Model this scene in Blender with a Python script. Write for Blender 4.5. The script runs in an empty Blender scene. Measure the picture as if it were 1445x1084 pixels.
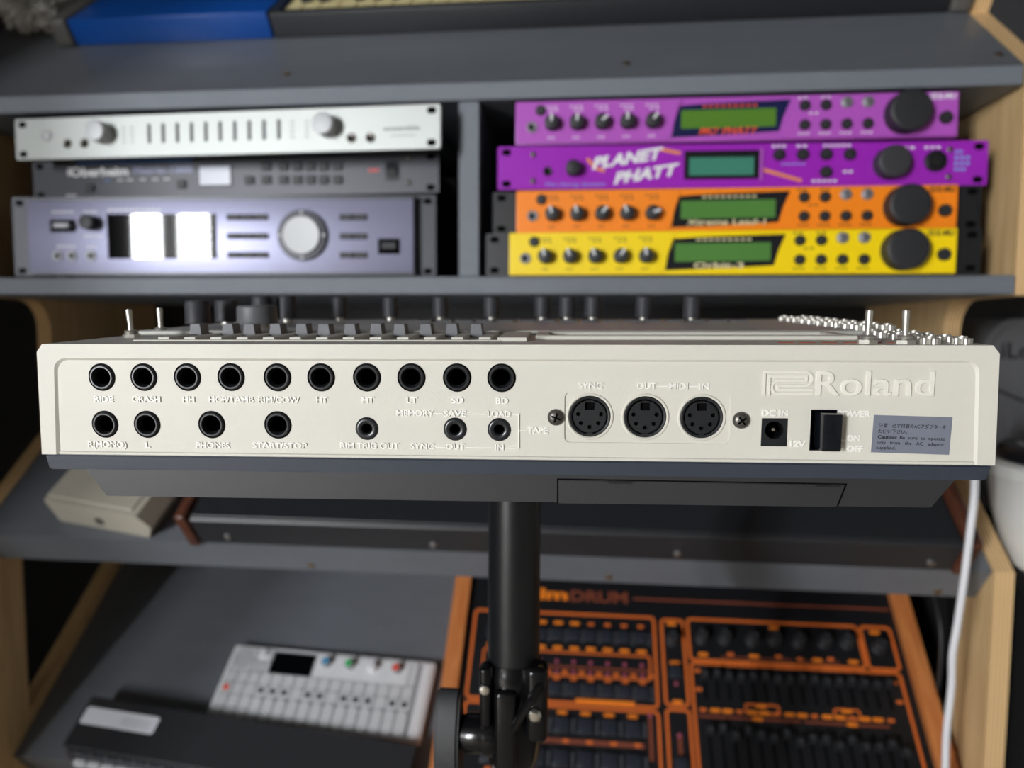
import bpy, bmesh, math, random
from mathutils import Matrix, Vector, noise

random.seed(7)
R = math.radians
SC = bpy.context.scene
COL = SC.collection

# ------------------------------------------------------------------ camera
FPX, PITCH, ROLL, YAW = 1022.0, R(4.3), R(0.28), R(6.0)
cam_data = bpy.data.cameras.new('camera')
cam_data.sensor_fit = 'HORIZONTAL'
cam_data.sensor_width = 36.0
cam_data.lens = 36.0 * FPX / 1445.0
cam_data.clip_start = 0.02
cam_data.clip_end = 50
cam_data.dof.use_dof = True
cam_data.dof.focus_distance = 0.284
cam_data.dof.aperture_fstop = 7.4
cam = bpy.data.objects.new('camera', cam_data)
COL.objects.link(cam)
cam.matrix_world = (Matrix.Translation((0, 0, 1.15)) @ Matrix.Rotation(YAW, 4, 'Z')
                    @ Matrix.Rotation(R(90) - PITCH, 4, 'X') @ Matrix.Rotation(ROLL, 4, 'Z'))
SC.camera = cam

# ------------------------------------------------------------------ light and exposure
SC.view_settings.view_transform = 'Standard'
SC.view_settings.look = 'None'
SC.view_settings.gamma = 1.0
SC.view_settings.use_curve_mapping = False
SC.view_settings.exposure = 0.42
world = bpy.data.worlds.new('world')
SC.world = world
world.use_nodes = True
world.node_tree.nodes['Background'].inputs[0].default_value = (0.75, 0.85, 1.0, 1)
world.node_tree.nodes['Background'].inputs[1].default_value = 0.6


def area(name, loc, rot, sx, sy, power, col):
    d = bpy.data.lights.new(name, 'AREA')
    d.shape = 'RECTANGLE'
    d.size, d.size_y = sx, sy
    d.energy = power
    d.color = col
    o = bpy.data.objects.new(name, d)
    COL.objects.link(o)
    o.location = loc
    o.rotation_euler = rot
    return o


# daylight entering through the window in the wall behind the camera
area('window_daylight', (-2.74, -4.08, 1.42), (R(90), 0, 0), 0.70, 1.5, 345, (0.95, 0.97, 1.0))

# ------------------------------------------------------------------ materials


def lin(c):
    out = []
    for v in c:
        v = v / 255.0
        out.append(v / 12.92 if v <= 0.04045 else ((v + 0.055) / 1.055) ** 2.4)
    return out


MATS = {}


def mat(name, rgb, rough=0.5, metal=0.0, var=0.0, vscale=40.0, bump=0.0, bscale=300.0, spec=0.5,
        stretch=(1, 1, 1), trans=0.0, alpha=1.0, coat=0.0):
    m = bpy.data.materials.new(name)
    m.use_nodes = True
    nt = m.node_tree
    b = nt.nodes['Principled BSDF']
    c = lin(rgb)
    b.inputs['Base Color'].default_value = (*c, 1)
    b.inputs['Roughness'].default_value = rough
    b.inputs['Metallic'].default_value = metal
    b.inputs['Specular IOR Level'].default_value = spec
    if trans:
        b.inputs['Transmission Weight'].default_value = trans
    if alpha < 1:
        b.inputs['Alpha'].default_value = alpha
    if coat:
        b.inputs['Coat Weight'].default_value = coat
    tc = None
    if var or bump:
        tc = nt.nodes.new('ShaderNodeTexCoord')
        mp = nt.nodes.new('ShaderNodeMapping')
        mp.inputs['Scale'].default_value = stretch
        nt.links.new(tc.outputs['Object'], mp.inputs['Vector'])
    if var:
        n = nt.nodes.new('ShaderNodeTexNoise')
        n.inputs['Scale'].default_value = vscale
        n.inputs['Detail'].default_value = 6
        nt.links.new(mp.outputs[0], n.inputs['Vector'])
        r = nt.nodes.new('ShaderNodeMixRGB')
        r.inputs[1].default_value = (*[max(0, v * (1 - var)) for v in c], 1)
        r.inputs[2].default_value = (*[min(1, v * (1 + var)) for v in c], 1)
        nt.links.new(n.outputs['Fac'], r.inputs[0])
        nt.links.new(r.outputs[0], b.inputs['Base Color'])
    if bump:
        n2 = nt.nodes.new('ShaderNodeTexNoise')
        n2.inputs['Scale'].default_value = bscale
        n2.inputs['Detail'].default_value = 4
        nt.links.new(mp.outputs[0], n2.inputs['Vector'])
        bp = nt.nodes.new('ShaderNodeBump')
        bp.inputs['Strength'].default_value = bump
        bp.inputs['Distance'].default_value = 0.001
        nt.links.new(n2.outputs['Fac'], bp.inputs['Height'])
        nt.links.new(bp.outputs[0], b.inputs['Normal'])
    MATS[name] = m
    return m


def ply_edge_mat(name, rgb, dark, n=5, width=0.020, axis='X'):
    """plywood seen end-on: plies stacked across the sheet"""
    m = mat(name, rgb, 0.6)
    nt = m.node_tree
    b = nt.nodes['Principled BSDF']
    tc = nt.nodes.new('ShaderNodeTexCoord')
    sep = nt.nodes.new('ShaderNodeSeparateXYZ')
    nt.links.new(tc.outputs['Object'], sep.inputs[0])
    mul = nt.nodes.new('ShaderNodeMath')
    mul.operation = 'MULTIPLY'
    mul.inputs[1].default_value = n / width
    nt.links.new(sep.outputs[axis], mul.inputs[0])
    fr = nt.nodes.new('ShaderNodeMath')
    fr.operation = 'FRACT'
    nt.links.new(mul.outputs[0], fr.inputs[0])
    ramp = nt.nodes.new('ShaderNodeValToRGB')
    e = ramp.color_ramp.elements
    e[0].position = 0.0
    e[0].color = (*lin(dark), 1)
    e[1].position = 0.3
    e[1].color = (*lin(rgb), 1)
    k = ramp.color_ramp.elements.new(0.62)
    k.color = (*[v * 1.1 for v in lin(rgb)], 1)
    k = ramp.color_ramp.elements.new(0.95)
    k.color = (*[v * 0.75 for v in lin(rgb)], 1)
    nt.links.new(fr.outputs[0], ramp.inputs[0])
    nt.links.new(ramp.outputs[0], b.inputs['Base Color'])
    return m


def wood_mat(name, rgb, dark, stretch=(60, 4, 60), rough=0.45):
    m = mat(name, rgb, rough)
    nt = m.node_tree
    b = nt.nodes['Principled BSDF']
    tc = nt.nodes.new('ShaderNodeTexCoord')
    mp = nt.nodes.new('ShaderNodeMapping')
    mp.inputs['Scale'].default_value = stretch
    nt.links.new(tc.outputs['Object'], mp.inputs['Vector'])
    n = nt.nodes.new('ShaderNodeTexNoise')
    n.inputs['Scale'].default_value = 3.0
    n.inputs['Detail'].default_value = 8
    n.inputs['Distortion'].default_value = 0.8
    nt.links.new(mp.outputs[0], n.inputs['Vector'])
    ramp = nt.nodes.new('ShaderNodeValToRGB')
    e = ramp.color_ramp.elements
    e[0].position = 0.3
    e[0].color = (*lin(dark), 1)
    e[1].position = 0.68
    e[1].color = (*lin(rgb), 1)
    nt.links.new(n.outputs['Fac'], ramp.inputs[0])
    nt.links.new(ramp.outputs[0], b.inputs['Base Color'])
    return m


mat('ivory', (216, 213, 202), 0.5, var=0.03, vscale=30, bump=0.06, bscale=1500)
mat('ivory_logo', (234, 231, 220), 0.42)
mat('ivory_print', (248, 247, 240), 0.45)
mat('trim_blue', (54, 61, 72), 0.42, var=0.1, vscale=25, stretch=(0.3, 1, 6), bump=0.1, bscale=900)
mat('belly_grey', (46, 46, 48), 0.5, var=0.06, vscale=40, bump=0.04, bscale=1500)
mat('jack_black', (34, 36, 39), 0.28)
mat('hole_black', (4, 4, 5), 0.9, spec=0.1)
mat('din_black', (24, 26, 29), 0.45)
mat('switch_black', (16, 20, 26), 0.18)
mat('chrome', (215, 213, 206), 0.2, 1.0)
mat('nickel', (206, 203, 194), 0.42, 0.85)
mat('black_chrome', (104, 100, 96), 0.38, 0.75)
mat('sticker', (141, 147, 162), 0.4, 0.35, var=0.06, vscale=60)
mat('ink', (28, 28, 34), 0.6)
mat('slider_grey', (112, 113, 117), 0.55)
mat('knob_dark', (52, 52, 56), 0.55)
mat('knob_grey', (96, 97, 99), 0.5)
mat('deck_grey', (186, 186, 180), 0.5)
mat('key_grey', (100, 101, 104), 0.5)
mat('line_tan', (176, 148, 105), 0.6)
mat('print_orange', (208, 92, 40), 0.6)
mat('shelf_paint', (100, 104, 110), 0.42, var=0.12, vscale=14, stretch=(1, 4, 4), bump=0.25, bscale=60, coat=0.1)
mat('shelf_edge', (110, 116, 124), 0.5, var=0.16, vscale=25, stretch=(0.5, 8, 60), bump=0.3, bscale=80)
wood_mat('ply_face', (222, 190, 142), (200, 165, 116), (40, 40, 3), 0.55)
ply_edge_mat('ply_edge', (226, 190, 138), (128, 84, 50))
mat('screw_brass', (170, 150, 120), 0.3, 1.0)
mat('screw_steel', (190, 190, 192), 0.3, 1.0)
mat('black_board', (14, 14, 16), 0.7)
mat('wall_paint', (58, 58, 60), 0.9)
mat('ceiling_grey', (92, 91, 90), 0.9)
mat('wall_white', (186, 184, 180), 0.9)
mat('floor_wood', (200, 188, 170), 0.6, var=0.2, vscale=8, stretch=(1, 12, 1))
mat('window_white', (235, 235, 232), 0.4)
mat('brushed_silver', (176, 180, 177), 0.5, 0.5, var=0.04, vscale=200, stretch=(0.02, 1, 1))
mat('print_grey', (110, 112, 116), 0.6)
mat('rack_black', (24, 25, 28), 0.4)
mat('rack_charcoal', (52, 53, 61), 0.42, 0.2)
mat('lavender_metal', (150, 151, 176), 0.45, 0.55, var=0.03, vscale=200, stretch=(0.02, 1, 1))
mat('lavender_dark', (96, 98, 116), 0.36, 0.6)
mat('ear_grey', (70, 72, 78), 0.4, 0.3)
mat('screen_black', (6, 7, 9), 0.03)
mat('screen_lit', (178, 182, 196), 0.25)
mat('dial_silver', (186, 188, 190), 0.6, 0.4)
mat('arrow_grey', (138, 138, 142), 0.5, 0.4)
mat('white_print', (230, 230, 232), 0.6)
mat('blue_print', (70, 120, 190), 0.6)
mat('red_print', (222, 70, 62), 0.6)
mat('rubber', (34, 35, 38), 0.55)
mat('purple_pale', (176, 84, 188), 0.4)
mat('purple_deep', (156, 36, 182), 0.34)
mat('orange_paint', (252, 138, 22), 0.4)
mat('yellow_paint', (252, 218, 0), 0.4)
mat('navy_window', (30, 34, 74), 0.2)
mat('black_window', (30, 30, 34), 0.2)
mat('lcd_green', (82, 132, 62), 0.25)
mat('lcd_grass', (84, 128, 44), 0.25)
mat('lcd_teal', (66, 132, 112), 0.25)
mat('cream_print', (226, 214, 170), 0.6)
mat('tomato_print', (236, 84, 44), 0.6)
mat('amber_print', (232, 140, 60), 0.6)
mat('sky_print', (110, 160, 220), 0.6)
mat('dark_print', (70, 50, 20), 0.6)
mat('keyboard_blue', (14, 70, 146), 0.3)
mat('keyboard_black', (34, 36, 40), 0.45)
mat('keyboard_cheek', (92, 90, 86), 0.5)
mat('key_ivory', (226, 212, 160), 0.35)
mat('synth_black', (40, 41, 44), 0.42)
wood_mat('walnut', (98, 58, 42), (68, 40, 30), (50, 6, 50), 0.3)
wood_mat('oak_orange', (206, 132, 74), (176, 100, 50), (50, 5, 50), 0.45)
mat('beige_plastic', (176, 170, 156), 0.5)
mat('white_plastic', (216, 217, 220), 0.4)
mat('pale_key', (200, 202, 204), 0.4)
mat('groove_grey', (150, 152, 156), 0.6)
mat('op_blue', (60, 150, 196), 0.4)
mat('op_green', (40, 180, 90), 0.4)
mat('op_red', (236, 88, 64), 0.4)
mat('drum_black', (22, 23, 26), 0.38)
mat('drum_key', (40, 44, 52), 0.3)
mat('drum_post', (66, 68, 74), 0.4)
mat('drum_orange', (214, 106, 40), 0.5)
mat('drum_amber', (238, 130, 30), 0.5)
mat('drum_brown', (120, 58, 36), 0.6)
mat('led_plum', (150, 70, 92), 0.3)
mat('stand_black', (26, 27, 29), 0.33, 0.2)
mat('stand_gloss', (20, 20, 22), 0.16, 0.3)
mat('knob_rubber', (52, 53, 55), 0.5)
mat('cable_white', (226, 226, 230), 0.35)
mat('cable_black', (18, 18, 20), 0.5)
mat('speaker_grey', (104, 105, 108), 0.6)
mat('tub_white', (226, 226, 222), 0.3)
mat('lid_black', (28, 28, 34), 0.35)
mat('pink_print', (196, 90, 150), 0.6)
mat('bag_film', (224, 224, 220), 0.14, 0.0, trans=0.2)
mat('label_white', (226, 228, 236), 0.4)

# ------------------------------------------------------------------ geometry helpers (millimetres in, metres out)


class G:
    def __init__(self):
        self.bm = bmesh.new()

    def box(self, x0, y0, z0, x1, y1, z1, bev=0.0, seg=1, mi=0):
        r = bmesh.ops.create_cube(self.bm, size=1.0)
        vs = r['verts']
        for v in vs:
            v.co = Vector(((x0 + x1) / 2 + v.co.x * (x1 - x0), (y0 + y1) / 2 + v.co.y * (y1 - y0),
                           (z0 + z1) / 2 + v.co.z * (z1 - z0)))
        fs = set(f for v in vs for f in v.link_faces)
        for f in fs:
            f.material_index = mi
        if bev:
            es = list(set(e for v in vs for e in v.link_edges))
            bmesh.ops.bevel(self.bm, geom=es, offset=bev, segments=seg, profile=0.5, affect='EDGES')
        return self

    def lathe(self, prof, c=(0, 0, 0), axis='-y', seg=24, mi=0, sx=1.0):
        """prof: (radius, height along axis)"""
        ax = {'-y': ((1, 0, 0), (0, 0, 1), (0, -1, 0)), 'z': ((1, 0, 0), (0, 1, 0), (0, 0, 1)),
              'x': ((0, 1, 0), (0, 0, 1), (1, 0, 0)), 'y': ((1, 0, 0), (0, 0, 1), (0, 1, 0)),
              '-x': ((0, 1, 0), (0, 0, 1), (-1, 0, 0))}[axis]
        u, w, a = [Vector(q) for q in ax]
        c = Vector(c)
        rings = []
        for (r, h) in prof:
            if r < 1e-6:
                rings.append([self.bm.verts.new(c + a * h)])
            else:
                rings.append([self.bm.verts.new(c + a * h + u * (sx * r * math.cos(2 * math.pi * k / seg))
                                                + w * (r * math.sin(2 * math.pi * k / seg))) for k in range(seg)])
        for i in range(len(rings) - 1):
            p, q = rings[i], rings[i + 1]
            for k in range(seg):
                k2 = (k + 1) % seg
                if len(p) == 1 and len(q) == 1:
                    continue
                if len(p) == 1:
                    f = self.bm.faces.new((p[0], q[k], q[k2]))
                elif len(q) == 1:
                    f = self.bm.faces.new((p[k], p[k2], q[0]))
                else:
                    f = self.bm.faces.new((p[k], p[k2], q[k2], q[k]))
                f.material_index = mi
        return self

    def prism(self, poly, plane, a, b, holes=(), mi=0, mside=None, back=None):
        """extrude a polygon (with holes) lying in plane xz / yz / xy from a to b"""
        if mside is None:
            mside = mi

        def P(q, h):
            return {'xz': (q[0], h, q[1]), 'yz': (h, q[0], q[1]), 'xy': (q[0], q[1], h)}[plane]
        loops = [list(poly)] + [list(h) for h in holes]
        tmp = bmesh.new()
        es = []
        idx = {}
        flat = []
        for lp in loops:
            vs = [tmp.verts.new(P(q, 0)) for q in lp]
            for v, q in zip(vs, lp):
                idx[v] = len(flat)
                flat.append(q)
            for k in range(len(vs)):
                es.append(tmp.edges.new((vs[k], vs[(k + 1) % len(vs)])))
        bmesh.ops.triangle_fill(tmp, use_beauty=True, use_dissolve=False, edges=es)
        tris = [[idx[v] for v in f.verts] for f in tmp.faces]
        tmp.free()
        A = [self.bm.verts.new(P(q, a)) for q in flat]
        B = [self.bm.verts.new(P(q, b)) for q in (back or flat)]
        new = []
        for t in tris:
            f = self.bm.faces.new([A[i] for i in t])
            f.material_index = mi
            new.append(f)
            f = self.bm.faces.new([B[i] for i in reversed(t)])
            f.material_index = mi
            new.append(f)
        o = 0
        for lp in loops:
            n = len(lp)
            for k in range(n):
                i, j = o + k, o + (k + 1) % n
                f = self.bm.faces.new((A[i], A[j], B[j], B[i]))
                f.material_index = mside
                new.append(f)
            o += n
        bmesh.ops.recalc_face_normals(self.bm, faces=new)
        return self

    def strip(self, pts, w, plane, a, b, closed=False, mi=0):
        """flat ribbon of width w along a polyline, extruded from a to b"""
        n = len(pts)
        L, Rr = [], []
        for i in range(n):
            p = Vector(pts[i])
            if closed:
                p0, p1 = Vector(pts[i - 1]), Vector(pts[(i + 1) % n])
            else:
                p0 = Vector(pts[i - 1]) if i > 0 else None
                p1 = Vector(pts[i + 1]) if i < n - 1 else None
            d0 = (p - p0).normalized() if p0 is not None else None
            d1 = (p1 - p).normalized() if p1 is not None else None
            d0 = d0 if d0 is not None else d1
            d1 = d1 if d1 is not None else d0
            m = Vector((-(d0.y + d1.y), d0.x + d1.x))
            if m.length < 1e-6:
                m = Vector((-d0.y, d0.x))
            m.normalize()
            k = max(0.4, m.dot(Vector((-d0.y, d0.x))))
            L.append(p + m * (w / 2 / k))
            Rr.append(p - m * (w / 2 / k))

        def P(q, h):
            return {'xz': (q[0], h, q[1]), 'yz': (h, q[0], q[1]), 'xy': (q[0], q[1], h)}[plane]
        vs = [[self.bm.verts.new(P(q, h)) for q in row] for row in (L, Rr) for h in (a, b)]
        La, Lb, Ra, Rb = vs
        new = []
        rng = range(n) if closed else range(n - 1)
        for i in rng:
            j = (i + 1) % n
            for q in ((La[i], La[j], Ra[j], Ra[i]), (Lb[i], Rb[i], Rb[j], Lb[j]),
                      (La[i], Lb[i], Lb[j], La[j]), (Ra[i], Ra[j], Rb[j], Rb[i])):
                new.append(self.bm.faces.new(q))
        if not closed:
            new.append(self.bm.faces.new((La[0], Ra[0], Rb[0], Lb[0])))
            new.append(self.bm.faces.new((La[-1], Lb[-1], Rb[-1], Ra[-1])))
        for f in new:
            f.material_index = mi
        bmesh.ops.recalc_face_normals(self.bm, faces=new)
        return self

    def tube(self, pts, r, seg=10, cap=True, mi=0):
        pts = [Vector(p) for p in pts]
        rings = []
        up = Vector((0.13, 0.31, 0.94))
        for i, p in enumerate(pts):
            d = (pts[min(i + 1, len(pts) - 1)] - pts[max(i - 1, 0)]).normalized()
            if not rings:
                a = d.cross(up if abs(d.dot(up)) < 0.95 else Vector((1, 0, 0))).normalized()
            else:
                a = (a - d * a.dot(d)).normalized()
            b = d.cross(a)
            rr = r[i] if isinstance(r, (list, tuple)) else r
            rings.append([self.bm.verts.new(p + (a * math.cos(2 * math.pi * k / seg) + b * math.sin(2 * math.pi * k / seg)) * rr)
                          for k in range(seg)])
        new = []
        for i in range(len(rings) - 1):
            for k in range(seg):
                new.append(self.bm.faces.new((rings[i][k], rings[i][(k + 1) % seg], rings[i + 1][(k + 1) % seg], rings[i + 1][k])))
        if cap:
            new.append(self.bm.faces.new(rings[0]))
            new.append(self.bm.faces.new(rings[-1][::-1]))
        for f in new:
            f.material_index = mi
        bmesh.ops.recalc_face_normals(self.bm, faces=new)
        return self

    def mesh(self, name, mats, smooth=35):
        me = bpy.data.meshes.new(name)
        bmesh.ops.recalc_face_normals(self.bm, faces=self.bm.faces)
        for v in self.bm.verts:
            v.co *= 0.001
        self.bm.to_mesh(me)
        self.bm.free()
        for m in (mats if isinstance(mats, (list, tuple)) else [mats]):
            me.materials.append(MATS[m])
        if smooth:
            me.shade_smooth()
            me.set_sharp_from_angle(angle=R(smooth))
        return me

    def part(self, name, mats, parent=None, loc=(0, 0, 0), rot=(0, 0, 0), smooth=35):
        return place(name, self.mesh(name, mats, smooth), parent, loc, rot)


def place(name, me, parent=None, loc=(0, 0, 0), rot=(0, 0, 0)):
    o = bpy.data.objects.new(name, me)
    COL.objects.link(o)
    o.location = [v * 0.001 for v in loc]
    o.rotation_euler = rot
    if parent is not None:
        o.parent = parent
    return o


def slope_rot(deg, yaw=0.0):
    return (Matrix.Rotation(R(deg), 4, 'X') @ Matrix.Rotation(R(yaw), 4, 'Z')).to_euler()


def thing(name, label, cat, loc=(0, 0, 0), rot=(0, 0, 0), group=None):
    o = bpy.data.objects.new(name, None)
    COL.objects.link(o)
    o.empty_display_size = 0.02
    o.location = [v * 0.001 for v in loc]
    o.rotation_euler = rot
    return tag(o, label, cat, group)


def tag(o, label, cat, group=None):
    o['label'] = label
    o['category'] = cat
    if group:
        o['group'] = group
    return o


def struct(o):
    o['kind'] = 'structure'
    return o


def rrect(x0, z0, x1, z1, r, seg=5):
    out = []
    for cx, cz, a0 in ((x1 - r, z1 - r, 0), (x0 + r, z1 - r, 90), (x0 + r, z0 + r, 180), (x1 - r, z0 + r, 270)):
        for k in range(seg + 1):
            a = R(a0 + 90 * k / seg)
            out.append((cx + r * math.cos(a), cz + r * math.sin(a)))
    return out


def circ(cx, cz, r, n=28):
    return [(cx + r * math.cos(2 * math.pi * k / n), cz + r * math.sin(2 * math.pi * k / n)) for k in range(n)]


def arc(cx, cz, r, a0, a1, n=8):
    return [(cx + r * math.cos(R(a0 + (a1 - a0) * k / n)), cz + r * math.sin(R(a0 + (a1 - a0) * k / n))) for k in range(n + 1)]


# lettering -------------------------------------------------------
_CAP = []


def _text_mesh(s, size, ext, bold, shear, bevel, spacing):
    cu = bpy.data.curves.new('lettering', 'FONT')
    cu.body = s
    cu.size = size
    cu.extrude = ext / 2
    cu.offset = bold
    cu.shear = shear
    cu.bevel_depth = bevel
    cu.bevel_resolution = 1
    cu.resolution_u = 3
    cu.space_character = spacing
    ob = bpy.data.objects.new('lettering', cu)
    me = bpy.data.meshes.new_from_object(ob)
    bpy.data.objects.remove(ob)
    bpy.data.curves.remove(cu)
    return me


def cap_h():
    if not _CAP:
        me = _text_mesh('H', 1.0, 0, 0, 0, 0, 1)
        ys = [v.co.y for v in me.vertices]
        _CAP.append(max(ys) - min(ys))
        bpy.data.meshes.remove(me)
    return _CAP[0]


def text(s, cx, cz, h, material, parent, y=0.0, width=None, ext=0.3, bold=0.0, shear=0.0, bevel=0.0, plane='xz',
         rot=0.0, name='lettering', align='c', spacing=1.0):
    """cap height h, centred on (cx, cz); plane xz faces -Y with its back at y, plane xy faces +Z with its back at z = y"""
    size = h / cap_h()
    me = _text_mesh(s, size, ext, bold * h, shear, bevel, spacing)
    if len(me.vertices) == 0:
        return None
    xs = [v.co.x for v in me.vertices]
    x0, x1 = min(xs), max(xs)
    k = (width / (x1 - x0)) if width else 1.0
    zs = [v.co.z for v in me.vertices]
    z0 = min(zs)
    ca, sa = math.cos(rot), math.sin(rot)
    for v in me.vertices:
        px = ((v.co.x - (x0 + x1) / 2) if align == 'c' else (v.co.x - x0)) * k
        py = v.co.y - h / 2
        px, py = px * ca - py * sa, px * sa + py * ca
        d = v.co.z - z0
        if plane == 'xz':
            v.co = Vector((cx + px, y - d, cz + py)) * 0.001
        else:
            v.co = Vector((cx + px, cz + py, y + d)) * 0.001
    me.materials.clear()
    me.materials.append(MATS[material])
    return place(name, me, parent)


# ================================================================== THE ROOM
RX0, RX1, RY0, RY1 = -3700, 2400, -3980, 1780
g = G().box(RX0 - 100, RY0 - 120, -60, RX1 + 100, RY1 + 120, 0)
struct(g.part('floor', 'floor_wood'))
g = G().box(RX0 - 100, RY0 - 120, 2500, RX1 + 100, RY1 + 120, 2560)
struct(g.part('ceiling', 'ceiling_grey'))
g = G().box(RX0 - 100, RY1, 0, RX1 + 100, RY1 + 120, 2500)
struct(g.part('wall_back', 'wall_paint'))
g = G().box(RX0 - 100, RY0, 0, RX0, RY1, 2500).box(RX0, -720, 0, -1280, -600, 2500)  # second box is an unseen partition added to shade the desk's left end
struct(g.part('wall_left_and_shade_stub', 'wall_white'))
g = G().box(RX1, RY0, 0, RX1 + 100, RY1, 2500)
struct(g.part('wall_right', 'wall_white'))
WX0, WX1, WZ0, WZ1 = -3110, -2380, 640, 2200
g = G().prism([(RX0 - 100, 0), (RX1 + 100, 0), (RX1 + 100, 2500), (RX0 - 100, 2500)], 'xz', RY0 - 120, RY0,
              holes=[[(WX0, WZ0), (WX1, WZ0), (WX1, WZ1), (WX0, WZ1)]])
struct(g.part('wall_front', 'wall_white'))
g = G()
for a in ((WX0, WZ0, WX1, WZ0 + 45), (WX0, WZ1 - 45, WX1, WZ1), (WX0, WZ0, WX0 + 45, WZ1), (WX1 - 45, WZ0, WX1, WZ1)):
    g.box(a[0], RY0 - 60, a[1], a[2], RY0 - 10, a[3])
g.box(-2790, RY0 - 60, WZ0 + 45, -2650, RY0 - 10, WZ1 - 45)
struct(g.part('window_1', 'window_white'))

# ================================================================== THE RACK DESK
desk = thing('studio_rack_desk', 'grey painted plywood studio desk with open rack bays, sloped shelves and bare plywood sides',
             'desk', (0, 760, 0))
DX = -760    # desk frame origin is at y = 760


def dpart(g, name, mats, **k):
    return g.part(name, mats, desk, (0, DX, 0), **k)


c38, s38 = math.cos(R(38)), math.sin(R(38))
c40, s40 = math.cos(R(40)), math.sin(R(40))
dpart(G().box(-790, 760, 1386.5, 411, 1140, 1405, 1.0), 'top_board', 'shelf_edge')
dpart(G().box(-717, 760, 1187, 414, 1140, 1205.5, 1.0), 'lower_board', 'shelf_edge')
dpart(G().box(-137.5, 764, 1205.8, -116, 1130, 1386.2, 0.6), 'divider', 'shelf_edge')
P1 = (760 + 300 * c40, 1405.3 + 300 * s40)
dpart(G().prism([(760.5, 1405.3), P1, (P1[0] + 18 * s40, P1[1] - 18 * c40), (760.5 + 18 / s40, 1405.3)], 'yz', -790, 411),
      'sloped_board', 'shelf_paint')


def slope_poly(A, up, lip, th=18):
    d, n = (c38, s38), (s38, -c38)

    def q(a, b):
        return (A[0] + a * d[0] + b * n[0], A[1] + a * d[1] + b * n[1])
    return [q(0, 0), q(up, 0), q(up, th), q(th, th), q(th, lip), q(0, lip)]


dpart(G().prism(slope_poly((772.5, 905), 330, 48), 'yz', -717, 414), 'middle_sloped_shelf', 'shelf_paint')
LS = (880 - 92 * c38, 665 - 92 * s38)
dpart(G().prism(slope_poly(LS, 330, 48), 'yz', -717, 414), 'lower_sloped_shelf', 'shelf_paint')
dpart(G().box(-717, 1142, 620, 414, 1154, 1386, 0), 'back_panel', 'black_board')
# side panels: one sheet each, cut to a profile
recess = arc(870, 1151, 35, 90, 0, 6)
prof_r = ([(771, 0), (771, 905), (905, 905 + 134 * s38 / c38)] + list(reversed([(a, b) for a, b in recess]))
          + [(764, 1186), (764, 1404), (764 + 152 * c40, 1405 + 152 * s40)]
          + [(764 + 152 * c40 - 30 * s40, 1405 + 152 * s40 + 30 * c40), (764 + 330 * c40 - 30 * s40, 1405 + 330 * s40 + 30 * c40),
             (1160, 1640), (1160, 0)])
prof_l = ([(771, 0), (771, 905), (905, 905 + 134 * s38 / c38)] + list(reversed([(a, b) for a, b in recess]))
          + [(764, 1186), (764, 1386), (1160, 1386), (1160, 0)])
hole = [(838, 650), (1060, 824), (1060, 1030), (838, 856)]
dpart(G().prism(prof_r, 'yz', 415, 435, holes=[hole], mside=1), 'side_panel', ['ply_face', 'ply_edge'])
dpart(G().prism(prof_l, 'yz', -738, -718, holes=[hole], mside=1), 'side_panel', ['ply_face', 'ply_edge'])
screw_me = G().lathe([(4.2, 0), (4.2, 0.6), (2.6, 1.6), (0, 1.9)], axis='-y', seg=14).box(-2.6, -2.0, -0.4, 2.6, -1.2, 0.4).mesh('screw', 'screw_brass')
for u, t in ((-333, 36), (36, 34), (397, 25)):
    place('screw', screw_me, desk, (u, 760 + t * c40 + DX, 1405.3 + t * s40), (R(-50), 0, 0))
for u, t in ((-318, 38), (26, 38), (374, 40)):
    place('screw', screw_me, desk, (u, 772.5 + t * s38 + DX, 905 - t * c38), (R(38), 0, 0))

# ================================================================== RACK UNITS
EAR = [(-1, 1), (-1, -1), (1, 1), (1, -1)]


def slot_mesh(w=9.5, h=6.5):
    return G().prism(rrect(-w / 2, -h / 2, w / 2, h / 2, h / 2 - 0.1), 'xz', -0.35, 0.1).mesh('mounting_slot', 'hole_black')


SLOT = slot_mesh()


def knob_mesh(name, r, l, m, pm=None, skirt=0.0, seg=28):
    g = G()
    if skirt:
        g.lathe([(r + skirt, 0), (r + skirt, 1.5), (r, 3)], seg=seg)
    g.lathe([(r, 0.0 if not skirt else 3), (r * 0.96, l - 1.2), (r * 0.9, l - 0.3), (r * 0.8, l), (0, l)], seg=seg)
    if pm:
        g.box(-1.1, -l - 0.25, r * 0.05, 1.1, -l + 0.6, r * 0.93, mi=1)
        g.box(-1.1, -l - 0.1, r * 0.88, 1.1, -2.0, r * 1.0 + 0.15, mi=1)
    return g.mesh(name, [m] + ([pm] if pm else []))


def jack_small(name, r, m_ring='arrow_grey'):
    return G().lathe([(r, 0), (r, 1.2), (r * 0.8, 1.8), (r * 0.55, 1.6), (r * 0.5, 0.4)], seg=20).lathe(
        [(r * 0.52, 0.5), (0, 0.5)], seg=20, mi=1).mesh(name, [m_ring, 'hole_black'])


def dash(x0, x1, z, h, y, n=1, gap=0.35):
    """a line of printed marks too small to read"""
    g = G()
    w = (x1 - x0) / n
    for k in range(n):
        g.box(x0 + k * w, y - 0.12, z - h / 2, x0 + (k + 1) * w - w * gap, y, z + h / 2)
    return g


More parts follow.
